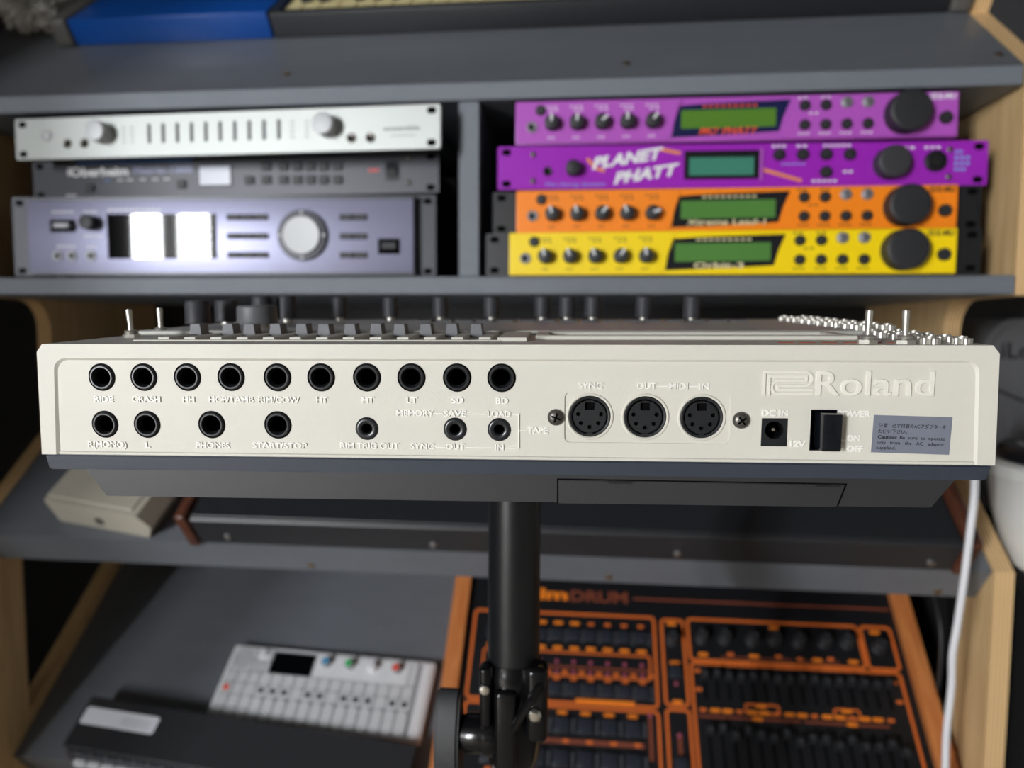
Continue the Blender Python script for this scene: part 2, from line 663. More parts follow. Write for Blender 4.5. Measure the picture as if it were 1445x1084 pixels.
# ---- sound modules with the slanted display window: three of a kind
EMU_KNOB = knob_mesh('small_knob', 7.4, 11, 'rubber', 'white_print')
EMU_BIG = knob_mesh('data_knob', 20, 17, 'rubber', None, seg=40)
EMU_BTN = G().lathe([(5.4, 0), (5.2, 1.6), (4.2, 2.8), (0, 3.2)], seg=18).mesh('button', 'rubber')
EMU_CHR = G().lathe([(5.8, 0), (5.5, 1.4), (4.4, 2.2), (0, 2.4)], seg=18).mesh('arrow_button', 'arrow_grey')
EMU_JACK = jack_small('headphone_jack', 5.6)
EMU_POW = G().lathe([(6.2, 0), (6.0, 3), (5.2, 4.2), (0, 4.4)], seg=20).mesh('power_button', 'rubber')


def emu(name, label, loc, yaw, paint, window, lcd, angles, ears, logo_mat, print_mat, title):
    t = thing(name, label, 'sound module', loc, (0, 0, R(yaw)), 'rack sound modules in the right bay')
    if ears:
        e = G().prism(rrect(-241.3, -21.8, 241.3, 21.8, 1.5), 'xz', 0, 3).part('ear_plate', 'rack_black', t)
        for sx, sz in EAR:
            place('mounting_slot', SLOT, e, (sx * 232.5, -0.1, sz * 15.9))
    G().box(-214, 3.2, -21, 214, 190, 21).part('chassis', 'rack_black', t)
    y = -8.0
    b = G().box(-216, y, -21.7, 216, -0.1, 21.7, 1.2, 2).part('bezel', paint, t)
    # raised left and right fields with slanted, slightly bowed edges
    lo = [(-214.5, 20.2), (-48.5, 20.2)] + [(-48.5 - 3 - 9.5 * k / 6 + 2.2 * math.sin(math.pi * k / 6) * -1 + 3, 20.2 - 40.4 * k / 6) for k in range(1, 6)] + [(-61, -20.2), (-214.5, -20.2)]
    G().prism(lo, 'xz', y - 1.6, y + 0.2).part('left_field', paint, b)
    ro = [(60.5, 20.2), (214.5, 20.2), (214.5, -20.2), (46, -20.2)] + [(46 + 14.5 * k / 6 - 2.4 * math.sin(math.pi * k / 6), -20.2 + 40.4 * k / 6) for k in range(1, 6)]
    G().prism(ro, 'xz', y - 1.2, y + 0.2).part('right_field', paint, b)
    w = [(-50, 13.8)] + [(-50 + 107.5 * k / 5, 13.8 + 3.5 * (k / 5) ** 0.6) for k in range(1, 6)] + [(51, 2), (47, -13)] + \
        [(47 - 105 * k / 5, -13 - 4.3 * (k / 5) ** 0.8) for k in range(1, 6)] + [(-55.5, -2)]
    win = G().prism(w, 'xz', y - 0.7, y + 0.2).part('display_window', window, t)
    G().prism([(-48.8, 9.0), (43.6, 9.4), (43.6, -8.4), (-48.8, -8.9)], 'xz', y - 1.1, y - 0.6).part('screen', lcd, win)
    dash(-28, 27, 12.6, 1.7, y - 0.7, 9).part('small_print', title[2], win)
    text(title[0], title[3], -12.9 + title[4], title[5], title[1], win, y - 0.7, width=title[6], shear=title[7], bold=0.03, ext=0.3)
    yl = y - 1.6
    for k, a in enumerate(angles):
        place('small_knob', EMU_KNOB, t, (-178.5 + 25.3 * k, yl, -3.2 + (1.6 if not ears else 0)), (0, R(a), 0))
        dash(-178.5 + 25.3 * k - 7, -178.5 + 25.3 * k + 7, 15.2, 1.2, yl, 3).part('knob_print', print_mat, t)
        dash(-178.5 + 25.3 * k - 3, -178.5 + 25.3 * k + 8, 12.0, 1.2, yl, 2).part('knob_print', print_mat, t)
        dash(-178.5 + 25.3 * k - 4, -178.5 + 25.3 * k + 4, -15.5, 1.4, yl, 2).part('knob_print', print_mat, t)
    place('button', EMU_BTN, t, (-190, yl, 12))
    place('headphone_jack', EMU_JACK, t, (-199, yl, -4.6))
    yr = y - 1.2
    for k in range(2):
        place('button', EMU_BTN, t, (70.8 + 20 * k, yr, 11))
        a = place('arrow_button', EMU_CHR, t, (110.6 + 20 * k, yr, 13.1))
        s = 1 if k else -1
        G().strip([(-1.6 * s, 2.4), (1.8 * s, 0), (-1.6 * s, -2.4)], 1.0, 'xz', -2.75, -2.2).part('arrow', 'ink', a)
    for k in range(4):
        place('button', EMU_BTN, t, (71.2 + 20 * k, yr, -7.8))
        dash(71.2 + 20 * k - 6, 71.2 + 20 * k + 6, -16.2, 1.5, yr, 3).part('button_print', print_mat, t)
    for u0 in (64, 86):
        dash(u0, u0 + 11, 18.4, 1.4, yr, 2).part('button_print', print_mat, t)
    dash(75, 86, 3.4, 1.4, yr, 2).part('button_print', print_mat, t)
    place('data_knob', EMU_BIG, t, (165.5, yr, 0.6))
    place('power_button', EMU_POW, t, (203.3, yr, -3.7))
    lg = G()
    for k in range(3):
        lg.box(188.5, yr - 0.25, 18.4 - 2.1 * k, 195.5, yr + 0.05, 19.5 - 2.1 * k)
    lg.part('logo_bars', logo_mat, t)
    text('E-MU', 204.5, 16.8, 5.2, logo_mat, t, yr, width=15.5, bold=0.04, name='logo_lettering')
    return t


emu('sound_module', 'bright yellow rack sound module, bottom of the right-hand stack', (133.8, 752.9, 1227.4), -0.97, 'yellow_paint',
    'black_window', 'lcd_green', (-15, -20, -22, 30, -8), True, 'dark_print', 'dark_print',
    ('Orbit-3', 'cream_print', 'cream_print', -6, 0.2, 5.4, 48, 0.0))
emu('sound_module', 'orange rack sound module between the purple and the yellow one', (140, 765.5, 1271.4), 0.05, 'orange_paint',
    'black_window', 'lcd_green', (-18, -15, 40, -25, 75), True, 'dark_print', 'dark_print',
    ('Xtreme Lead-1', 'cream_print', 'cream_print', -4, 0.5, 5.2, 78, 0.1))
emu('sound_module', 'pale purple rack sound module with navy display, top of the right-hand stack', (138.5, 768, 1361.0), 0.55, 'purple_pale',
    'navy_window', 'lcd_grass', (0, 8, 50, 0, 35), False, 'white_print', 'white_print',
    ("MO' PHATT", 'tomato_print', 'tomato_print', -2, 1.4, 7.0, 58, 0.3))

# ---- deep purple module with brush lettering
t = thing('sound_module', 'deep purple rack sound module with white brush lettering and teal screen', 'sound module', (146, 765, 1315.4),
          (0, 0, R(1.84)), 'rack sound modules in the right bay')
fp = G().prism(rrect(-241.3, -21.6, 241.3, 21.6, 2.0), 'xz', -3, 0).part('faceplate', 'purple_deep', t)
G().box(-214, 0.2, -21, 214, 185, 21).part('chassis', 'rack_black', t)
for sx, sz in EAR:
    place('mounting_slot', SLOT, fp, (sx * 232.5, -3.1, sz * 15.9))
sm = G().lathe([(3.0, 0), (2.8, 1.2), (1.6, 2.0), (0, 2.1)], seg=14).mesh('panel_screw', 'black_chrome')
for sx in (-1, 1):
    for z in (13.4, -13.2):
        place('panel_screw', sm, t, (sx * 205, -3, z))
place('headphone_jack', jack_small('headphone_jack', 4.6, 'rack_black'), t, (-190, -3, -3.7))
place('volume_knob', knob_mesh('volume_knob', 7.8, 12, 'rubber'), t, (-164, -3, -1.6))
text('PLANET', -109, 8.6, 10.5, 'white_print', t, -3, width=74, shear=0.35, bold=0.07, rot=R(8))
text('PHATT', -90, -7.0, 10.5, 'white_print', t, -3.05, width=68, shear=0.35, bold=0.07, rot=R(8))
for pl in ([(-150, 9), (-141, -1), (-132, -4)], [(-76, 17), (-56, 13)], [(25, -4), (64, -15.5)]):
    G().strip(pl, 3.2, 'xz', -3.2, -3).part('orange_streak', 'amber_print', t)
text('The Swing System', -162, -16.8, 3.6, 'sky_print', t, -3, width=62, shear=0.3)
w = G().box(-52.3, -5, -13.2, 22, -2.9, 14.9, 0.5).part('display_frame', 'black_window', t)
G().box(-47.5, -5.3, -9.6, 16.3, -4.9, 7.9).part('screen', 'lcd_teal', w)
G().box(22, -5.5, -15, 25.5, -3, 16.5, 0.4).part('frame_edge', 'purple_pale', t)
pb = G().lathe([(6.0, 0), (5.8, 2.4), (4.6, 4.2), (0, 4.8)], seg=20).mesh('button', 'rubber')
for u, z in ((41, 10.3), (63.9, 10.1), (86.7, 10.1), (109.6, 9.9), (87.1, -7.3)):
    place('button', pb, t, (u, -3, z))
for u0, u1, z, n in ((34, 49, 18.6, 3), (58, 70, 18.6, 2), (84, 112, 18.6, 6), (104, 115, -7, 2), (74, 100, -16, 5), (160, 174, 15.5, 2), (181, 198, 15.5, 3)):
    dash(u0, u1, z, 2.2, -3, n).part('button_print', 'white_print', t)
dash(44, 68, 1.0, 1.4, -3, 6).part('button_print', 'sky_print', t)
place('data_knob', knob_mesh('data_knob', 16, 15, 'knob_dark', seg=40), t, (148, -3, 0.2))
place('power_button', G().lathe([(10.5, 0), (10.3, 3), (8.5, 3.6), (8.0, 2.0), (6.5, 2.0), (6.2, 5), (0, 5.6)], seg=28).mesh('power_button', 'rack_black'), t, (191.5, -3, 2.1))
for k, (a, b) in enumerate(((210, 218), (210, 226), (210, 226), (210, 222))):
    dash(a, b, 11 - 5.6 * k, 3.0, -3, 3).part('corner_print', 'sky_print', t)

# ---- silver interface
t = thing('audio_interface', 'silver brushed aluminium rack audio interface with two round knobs', 'audio interface', (-391.6, 744.5, 1354.9),
          (0, R(0.4), R(-2.89)), 'rack units in the left bay')
sl10 = [rrect(-79.2 + 16.45 * k - 2.1, -8.4, -79.2 + 16.45 * k + 2.1, 12.6, 1.9, 3) for k in range(10)]
fp = G().prism(rrect(-241.3, -21.8, 241.3, 21.8, 2.5), 'xz', 0, 6, holes=sl10).part('faceplate', 'brushed_silver', t)
G().box(-215, 6.2, -11, 215, 190, 21).part('chassis', 'rack_black', t)
for k in range(10):
    G().prism(rrect(-79.2 + 16.45 * k - 2.0, -8.3, -79.2 + 16.45 * k + 2.0, 12.5, 1.8, 3), 'xz', 1.2, 5.9).part('meter_slot', 'rack_black', t)
for sx, sz in EAR:
    place('mounting_slot', SLOT, fp, (sx * 232.3, -0.1, sz * 15.9))
kn = knob_mesh('level_knob', 11.5, 16, 'dial_silver', seg=36)
place('level_knob', kn, t, (-133, 0, 3.2))
place('level_knob', kn, t, (122.6, 0, 2.8))
place('power_button', G().lathe([(6, 0), (6, 0.8), (5.2, 1.4), (4.6, 0.9), (0, 0.9)], seg=22).mesh('power_button', 'dial_silver'), t, (-202.3, 0, 3.2))
j = jack_small('jack', 5.0, 'black_chrome')
for u, z in ((-177.5, -6), (-157.1, -6.1), (147.8, -9), (168.2, -9.3)):
    place('jack', j, t, (u, 0, z))
for u in (-109, -99, 84, 100):
    for k in range(4):
        dash(u - 2.5, u + 2.5, 9 - 5 * k, 1.6, 0, 2).part('scale_print', 'print_grey', t)
text('ensemble', 201, -0.6, 4.4, 'print_grey', t, 0, width=38, bold=0.02)
dash(190, 216, -8, 1.1, 0, 9).part('small_print', 'print_grey', t)

# ---- charcoal synth module
t = thing('synth_module', 'charcoal rack synth module with two rows of small keys, under the silver unit', 'synth module',
          (-404.2, 790.2, 1319.6), (0, 0, R(-1.32)), 'rack units in the left bay')
fp = G().prism(rrect(-241.3, -21.8, 241.3, 21.8, 1.5), 'xz', 0, 3).part('faceplate', 'rack_charcoal', t)
G().box(-215, 3.2, -21.5, 215, 190, 21.5).part('chassis', 'rack_black', t)
for sx, sz in EAR:
    place('mounting_slot', SLOT, fp, (sx * 232.1, -0.1, sz * 16.4))
text('Oberheim', -157.5, 9.2, 9.6, 'white_print', t, 0, width=72, bold=0.05)
text('8', -194.5, 9.6, 8.0, 'white_print', t, 0, width=6, bold=0.04)
text('Matrix-1000', -79, 10, 8.0, 'lavender_dark', t, 0, width=72, bold=0.02)
G().box(-185, -0.2, 18.2, -42, 0, 20.6).part('blue_stripe', 'blue_print', t)
for k, u in enumerate((-147, -131, -119, -103, -88, -74)):
    dash(u - 4, u + 4, -1, 1.8, 0, 2).part('small_print', 'blue_print' if k == 0 else 'white_print', t)
dash(-200, -186, -17, 2.0, 0, 4).part('small_print', 'white_print', t)
kb = G().box(-5.2, -2.4, -4.6, 5.2, 0, 4.6, 0.7).mesh('key', 'rubber')
for u in (45.2, 65.6, 81.4, 96.6, 112, 127.8):
    place('key', kb, t, (u, 0, 10.0 - (u - 45) * 0.02))
    place('key', kb, t, (u, 0, -4.7 - (u - 45) * 0.02))
place('key', kb, t, (25.2, 0, -4.6))
place('key', kb, t, (-169, 0, -9.4))
place('key', kb, t, (-56, 0, -7.4))
d = G().box(-36, -1.0, -10.5, 4.5, 0, 13.5, 0.4).part('display_frame', 'rack_black', t)
G().box(-34, -1.2, -8.8, 2.5, -0.9, 11.8).part('screen', 'screen_lit', d)
dash(163, 175, 3.2, 3.4, 0, 3).part('power_print', 'red_print', t)
s = G().box(181, -1.2, -8.5, 197, 0, 13.5, 0.5).part('power_switch', 'rack_black', t)
G().prism([(-1.2, -6.5), (-4.5, 2.5), (-1.2, 11.5)], 'yz', 183, 195).part('rocker', 'rubber', s)
for z in (15.8, -11.2):
    place('panel_screw', sm, t, (207.5, 0, z))

# ---- lavender sampler with the jog dial
t = thing('synth_module', 'lavender-silver two-space rack synth with round dial and black screen', 'synth module', (-409.2, 780, 1252.3),
          (0, 0, R(2.84)), 'rack units in the left bay')
fp = G().prism(rrect(-241.3, -44, 241.3, 44, 1.5), 'xz', 0, 3).part('ear_plate', 'ear_grey', t)
for sx in (-1, 1):
    for z in (37.5, -38.5):
        place('mounting_slot', SLOT, fp, (sx * 232.5, -0.1, z))
G().box(-215, 3.2, -43.5, 215, 190, 43).part('chassis', 'rack_black', t)
for sx in (-1, 1):
    for sy in (12, 170):
        G().lathe([(9, 0), (9, 3.0), (0, 3.0)], c=(sx * 190, sy, -46.7), axis='z', seg=16).part('foot', 'rubber', t)
b = G().box(-216, -12, -42.5, 219, -0.1, 40, 1.5, 2).part('bezel', 'lavender_metal', t)
G().box(-216.5, -12.3, -43.5, 219.5, -0.1, -40.5).box(-216.5, -12.3, 37.5, 219.5, -0.1, 41.5, 0.5).part('bezel_rail', 'ear_grey', b)
y = -12
r = G().box(-189, y - 0.4, 3.5, -160, y + 0.1, 17).part('usb_recess', 'hole_black', t)
G().box(-180, y - 9, 7, -162, y + 0.1, 12.5, 0.6).part('usb_plug', 'arrow_grey', r)
place('volume_knob', knob_mesh('volume_knob', 8.4, 13, 'rubber'), t, (-140.5, y, 13))
G().lathe([(3.4, 0), (3.0, 1.0), (0, 1.2)], c=(-150.5, y - 4, 14.5), seg=14).part('knob_cap', 'chrome', t)
j = jack_small('jack', 5.6, 'dial_silver')
for u in (-181.8, -165.2, -143.3):
    place('jack', j, t, (u, y, -22.7))
for a, bq, z in ((-186, -160, 25.5), (-150, -134, 25.5), (-150, -128, -1), (-182, -160, -12.5), (-148, -136, -13)):
    dash(a, bq, z, 2.2, y, 5).part('small_print', 'white_print', t)
dash(-122, -60, 27.5, 2.4, y, 10).part('small_print', 'white_print', t)
sc = G().box(-123.5, y - 0.8, -26, 0.4, y + 0.1, 23, 0.3).part('screen', 'screen_black', t)
text('6.0.0', -7.3, -1, 5.0, 'white_print', sc, y - 0.8, width=22, rot=R(90), ext=0.1, name='screen_lettering')
bar = G().box(-7.4, -2.0, -3.2, 7.4, 0, 3.2, 0.6).mesh('key', 'rubber')
for z in (19, -1.5, -22):
    for k in range(3):
        place('key', bar, t, (20 + 15.5 * k, y, z))
    for k in range(2):
        place('key', bar, t, (145.4 + 15.4 * k, y, z - 0.4))
dial = G().lathe([(27.5, 0), (27.5, 3), (26.5, 4), (22, 4.2), (21.5, 3)], seg=48).part('dial_ring', 'rack_charcoal', t, (97, y, -1))
G().lathe([(20.5, 1), (20.8, 5.5), (20, 6.5), (8, 5.9), (0, 5.8)], seg=48).part('jog_dial', 'dial_silver', t, (97, y, -1))
for a in (0, 90, 180, 270):
    G().lathe([(1.6, 4), (1.6, 4.5), (0, 4.5)], c=(24.4 * math.cos(R(a)), 0, 24.4 * math.sin(R(a))), seg=10).part('mark', 'dial_silver', dial)
pw = G().box(180, y - 1.2, -21, 204, y + 0.1, -4.5, 0.6).part('power_switch', 'hole_black', t)
G().box(184, y - 2.4, -16, 200, y - 1, -8.5, 0.6).part('rocker', 'rubber', pw)

# ================================================================== WHITE DRUM MACHINE ON ITS STAND
DM_LOC, DM_ROT = (-35.73, 283.05, 1144.04), (R(2.94), R(-0.28), R(2.24))
_dm = Matrix.Rotation(R(2.24), 4, 'Z') @ Matrix.Rotation(R(2.94), 4, 'X') @ Matrix.Rotation(R(-0.28), 4, 'Y')
dm = thing('drum_machine', 'cream drum machine seen from the back, with rows of black jacks, on a pole stand', 'drum machine', DM_LOC)
dm.rotation_euler = _dm.to_euler()
out = [(-191.6, -46.2), (-190, -3.2), (-187.4, 0), (187.4, 0), (190, -3.2), (191.6, -46.2)]
case = G()
# shell: open at the back where the rear panel sits, front lip slopes down
top_end = 214
vs0 = [case.bm.verts.new((x, 0.9, z)) for x, z in out]
vs1 = [case.bm.verts.new((x, top_end, z)) for x, z in out]
vs2 = [case.bm.verts.new((x, 250, min(z, -20) if z > -40 else z)) for x, z in out]
for A_, B_ in ((vs0, vs1), (vs1, vs2)):
    for k in range(5):
        case.bm.faces.new((A_[k], A_[k + 1], B_[k + 1], B_[k]))
case.bm.faces.new((vs0[5], vs0[0], vs2[0], vs1[0])) if False else None
case.bm.faces.new(vs2)
# raised frame around the recessed rear panel
inn = [(185.0, -46.2)] + arc(183.2 - 5, -5.8 - 5, 5, 0, 90, 6) + arc(-183.2 + 5, -5.8 - 5, 5, 90, 180, 6) + [(-185.4, -46.2)]
inb = [(183.9, -46.2)] + arc(182.2 - 5, -6.8 - 5, 5, 0, 90, 6) + arc(-182.2 + 5, -6.8 - 5, 5, 90, 180, 6) + [(-184.3, -46.2)]
case.prism(out + inn, 'xz', 0, 1.0, back=out + inb)
case.part('case', 'ivory', dm, smooth=25)
# rear panel with real openings
BIG = [(-163.45, -13.68), (-145.55, -13.6), (-127.07, -13.52), (-108.72, -13.44), (-89.4, -13.44), (-71.36, -13.37), (-52.61, -13.31),
       (-34.52, -13.25), (-16.13, -13.24), (1.65, -13.24), (-163.6, -33.36), (-145.5, -33.25), (-117.94, -33.1), (-90.1, -33.0)]
MINI = [(-53.2, -34.2), (-17.17, -34.1), (0.61, -34.1)]
DIN = [(36.6, -28.55), (58.4, -28.6), (80.4, -28.65)]
DC = (103.4, -39.8, 113.4, -28.6)
SW = (122.0, -41.3, 132.4, -25.1)
holes = [circ(x, z, 5.75) for x, z in BIG] + [circ(x, z, 4.75) for x, z in MINI]
holes += [rrect(26.6, -39.0, 91.4, -19.0, 2.0), rrect(DC[0], DC[1], DC[2], DC[3], 0.2, 2), rrect(SW[0], SW[1], SW[2], SW[3], 0.2, 2)]
pan = G().prism([(-184.0, -46.1), (184.0, -46.1), (182.4, -6.6), (-182.4, -6.6)], 'xz', 0.9, 3.0, holes=holes)
pan.box(-184, 0.0, -46.2, 184, 1.0, -44.9, 0.25)
pan.part('rear_panel', 'ivory', dm, smooth=25)
dp = G().prism(rrect(26.0, -39.6, 92.0, -18.4, 2.0), 'xz', 1.45, 2.9, holes=[circ(x, z, 8.3, 36) for x, z in DIN])
dp.part('connector_plate', 'ivory', dm, smooth=25)
# jacks
jm = G().lathe([(5.74, -0.9), (5.74, 0.1), (5.55, 0.2), (5.4, -0.5), (5.2, -0.2), (5.0, 0.5), (4.6, 0.9), (4.1, 0.9), (3.7, 0.3), (3.3, -1.2), (3.2, -1.6)], seg=40).lathe([(3.2, -1.6), (3.1, -10), (0, -10)], seg=40, mi=1).mesh('jack_socket', ['jack_black', 'hole_black'])
for x, z in BIG:
    place('jack_socket', jm, dm, (x, 0.9, z))
mm_ = G().lathe([(4.72, -0.9), (4.72, 0.1), (4.4, 0.55), (3.9, 0.85), (2.9, 0.85), (2.3, 0.6), (1.85, -0.4)], seg=32).lathe([(1.85, -0.4), (1.8, -9), (0, -9)], seg=32, mi=1).mesh('small_jack_socket', ['jack_black', 'hole_black'])
for x, z in MINI:
    place('small_jack_socket', mm_, dm, (x, 0.9, z))
# five-pin sockets
ring = G().lathe([(9.45, -0.4), (9.45, 0.1), (9.1, 0.45), (8.6, 0.45), (8.3, -0.6)], seg=40).mesh('socket_rim', 'ivory')
shell = G().lathe([(8.28, -1.0), (8.28, 0.0), (7.9, 0.25), (7.2, 0.1), (7.0, -2.2), (0, -2.2)], seg=40)
shell = shell.mesh('din_socket', 'din_black')
pins = [circ(4.55 * math.cos(R(a)), 4.55 * math.sin(R(a)), 0.85, 12) for a in (180 - 8, 225 - 4, 270, 315 + 4, 8)]
face_g = G().prism(circ(0, -0.35, 6.5, 36), 'xz', 0, 1.2, holes=pins + [[(-1.9, 2.4), (1.9, 2.4), (1.9, 5.4), (-1.9, 5.4)]])
face_me = face_g.mesh('socket_face', 'din_black')
back_me = G().lathe([(6.6, 0), (0, 0)], seg=24).mesh('socket_backing', 'hole_black')
for x, z in DIN:
    o_ = place('din_socket', shell, dm, (x, 1.45, z))
    place('socket_rim', ring, o_)
    place('socket_face', face_me, o_, (0, 0.35, 0.2))
    place('socket_backing', back_me, o_, (0, 1.8, 0.1))
    G().box(-1.1, -0.2, -7.6, 1.1, 0.8, -6.6).part('polarity_key', 'din_black', o_)
# screws beside the plate
sg = G().lathe([(3.35, 0), (3.3, 0.6), (2.7, 1.4), (1.6, 1.9), (0, 2.0)], seg=24)
sg = sg.mesh('panel_screw', 'black_chrome')
for (x, z), a in (((23.2, -28.9), 20), ((95.5, -29.5), 52)):
    o_ = place('panel_screw', sg, dm, (x, 0.9, z), (0, R(a), 0))
    G().box(-1.9, -2.05, -0.36, 1.9, -1.5, 0.36).box(-0.36, -2.05, -1.9, 0.36, -1.5, 1.9).part('cross_recess', 'hole_black', o_)
# power inlet
pi = G().prism(rrect(DC[0] + 0.1, DC[1] + 0.1, DC[2] - 0.1, DC[3] - 0.1, 0.25, 2), 'xz', 0.7, 2.8, holes=[circ(108.3, -33.3, 3.55, 28)])
pi = pi.part('power_inlet', 'din_black', dm)
G().lathe([(3.6, 0), (3.6, -8), (0, -8)], c=(108.3, 2.8, -33.3), seg=28).part('inlet_barrel', 'hole_black', pi)
G().lathe([(1.05, -6), (1.05, -0.3), (0.7, 0.3), (0, 0.45)], c=(108.3, 2.2, -33.3), seg=14).part('inlet_pin', 'chrome', pi)
# power switch
ps = G()
for q in ((SW[0], SW[1], SW[0] + 0.4, SW[3]), (SW[2] - 0.4, SW[1], SW[2], SW[3]), (SW[0], SW[1], SW[2], SW[1] + 0.4), (SW[0], SW[3] - 0.4, SW[2], SW[3])):
    ps.box(q[0], 0.95, q[1], q[2], 7, q[3])
ps.box(SW[0], 6.5, SW[1], SW[2], 7, SW[3])
ps = ps.part('switch_well', 'switch_black', dm)
G().box(124.6, -5.2, -40.4, 131.9, 4.5, -26.0, 0.55, 2).part('power_rocker', 'switch_black', ps)
# raised lettering
LET = [('RIDE', -163.2, -22.7, 8.2), ('CRASH', -145.0, -22.7, 12.0), ('HH', -127.0, -22.7, 5.0), ('HCP/TAMB', -109.0, -22.63, 18.8),
       ('RIM/COW', -89.1, -22.6, 17.2), ('HT', -71.2, -22.5, 4.7), ('MT', -52.4, -22.4, 5.2), ('LT', -34.4, -22.35, 4.3), ('SD', -16.0, -22.3, 4.9),
       ('BD', 1.8, -22.4, 4.9), ('R(MONO)', -163.1, -41.8, 16.6), ('L', -145.6, -41.8, 2.0), ('PHONES', -117.8, -41.7, 14.2),
       ('START/STOP', -89.6, -41.45, 22.8), ('RIM TRIG OUT', -52.2, -41.2, 24.4), ('MEMORY', -33.2, -27.6, 15.2), ('SAVE', -17.1, -27.65, 9.1),
       ('LOAD', 0.65, -27.7, 9.2), ('SYNC', -30.6, -41.1, 9.6), ('OUT', -17.1, -41.15, 7.6), ('IN', 0.6, -41.25, 3.5), ('TAPE', 16.0, -34.2, 8.2),
       ('SYNC', 36.8, -16.1, 9.4), ('OUT', 58.7, -16.1, 7.5), ('MIDI', 71.0, -16.15, 7.2), ('IN', 80.7, -16.1, 3.8)]
for s_, x, z, w_ in LET:
    text(s_, x, z, 2.35, 'ivory_print', dm, 0.92, width=w_, ext=0.5, bold=0.03, name='raised_lettering', spacing=1.0)
for s_, x, z, w_ in (('DC IN', 108.3, -26.5, 10.0), ('12V', 117.5, -38.6, 6.0), ('POWER', 138.1, -26.6, 12.4), ('ON', 138.5, -36.2, 4.6), ('OFF', 139.3, -40.3, 6.0)):
    text(s_, x, z, 2.35, 'ivory_print', dm, 0.92, width=w_, ext=0.5, bold=0.055, name='raised_lettering', spacing=1.0)
for pl in ([(-25.3, -27.7), (-22.0, -27.7)], [(-12.2, -27.8), (-4.3, -27.8)], [(5.6, -27.9), (8.5, -27.9), (8.5, -41.5), (2.8, -41.5)],
           [(8.5, -34.4), (11.6, -34.4)], [(-25.5, -41.4), (-21.3, -41.4)], [(-13.0, -41.5), (-1.5, -41.5)],
           [(62.9, -16.3), (67.0, -16.3)], [(75.0, -16.3), (78.6, -16.3)], [(132.6, -37.0), (135.6, -37.0)],
           [(132.6, -39.2), (134.7, -39.2), (134.7, -41.2), (132.6, -41.2)]):
    G().strip(pl, 0.38, 'xz', 0.42, 0.95).part('raised_rule_line', 'ivory_print', dm)


def lg(cx, cz):
    return (103.2 + (cx - 140) * 0.0353, -10.1 - (cz - 108) * 0.0352)


l1 = [lg(*p) for p in [(155, 378), (155, 120), (592, 120)]] + [lg(592 + 74 * math.sin(R(a)), 194 - 74 * math.cos(R(a))) for a in range(15, 180, 15)] \
    + [lg(*p) for p in [(592, 268), (302, 268), (302, 314), (682, 314)]]
l2 = [lg(*p) for p in [(207, 378), (207, 168), (603, 168), (603, 212), (312, 212)]] + \
     [lg(312 - 74 * math.sin(R(a)), 286 - 74 * math.cos(R(a))) for a in range(15, 180, 15)] + [lg(*p) for p in [(312, 360), (682, 360)]]
G().strip(l1, 0.85, 'xz', 0.25, 0.95).strip(l2, 0.85, 'xz', 0.25, 0.95).part('raised_emblem', 'ivory_logo', dm)
text('Roland', 145.2, -14.75, 9.2, 'ivory_logo', dm, 0.92, width=44.2, ext=0.3, bold=0.0, bevel=0.2, name='raised_logo_lettering')
# caution sticker
stq = [(145.7, -27.0), (175.0, -27.7), (174.7, -42.4), (145.4, -41.7)]
st = G().prism(stq, 'xz', 0.78, 0.92).part('caution_sticker', 'sticker', dm)
ra = R(-1.4)
for s_, x, z, h_, w_ in (('注意：必ず付属のACアダプターを', 147.9, -31.05, 1.25, 25.0), ('お使い下さい。', 147.7, -33.35, 1.25, 10.8),
                         ('Caution:', 147.6, -35.55, 1.25, 7.2), ('Be  sure  to  operate', 155.9, -35.75, 1.25, 16.9),
                         ('only   from   the   AC   adaptor', 147.4, -37.7, 1.25, 25.3), ('supplied.', 147.3, -39.75, 1.25, 7.3)):
    text(s_, x, z, h_, 'ink', st, 0.78, width=w_, ext=0.06, bold=0.04 if s_ == 'Caution:' else 0.012, rot=ra, align='l', name='sticker_lettering')
# lower trim, belly, battery door
tr = G()
A_ = [(-191.0, 0.6, -46.3), (190.9, 0.6, -46.3), (189.9, 1.4, -52.6), (-190.2, 1.4, -53.0)]
B_ = [(-191.0, 249, -46.3), (190.9, 249, -46.3), (189.9, 248, -52.6), (-190.2, 248, -53.0)]
va = [tr.bm.verts.new(p) for p in A_]
vb = [tr.bm.verts.new(p) for p in B_]
tr.bm.faces.new(va)
tr.bm.faces.new(vb[::-1])
for k in range(4):
    tr.bm.faces.new((va[k], vb[k], vb[(k + 1) % 4], va[(k + 1) % 4]))
es = [e for e in tr.bm.edges]
bmesh.ops.bevel(tr.bm, geom=es, offset=0.7, segments=2, affect='EDGES')
tr.part('lower_trim', 'trim_blue', dm)
be = G()
be.prism([(-178, -52.8), (181, -52.8), (172, -65.0), (-168.5, -65.5)], 'xz', 6.0, 236)
be.part('belly', 'belly_grey', dm)
G().prism([(24.6, -55.9), (138.0, -56.4), (135.2, -65.15), (24.6, -65.5)], 'xz', 5.5, 6.2).part('battery_door', 'belly_grey', dm)
G().strip([(24.0, -65.4), (24.0, -55.4), (138.8, -55.9), (135.9, -65.0)], 0.5, 'xz', 5.85, 6.1).part('door_seam', 'hole_black', dm)
for x0 in (44, 126):
    G().prism([(x0, -55.9), (x0 + 11, -55.9), (x0 + 10, -56.9), (x0 + 1, -56.9)], 'xz', 5.3, 5.8).part('door_catch', 'rack_black', dm)
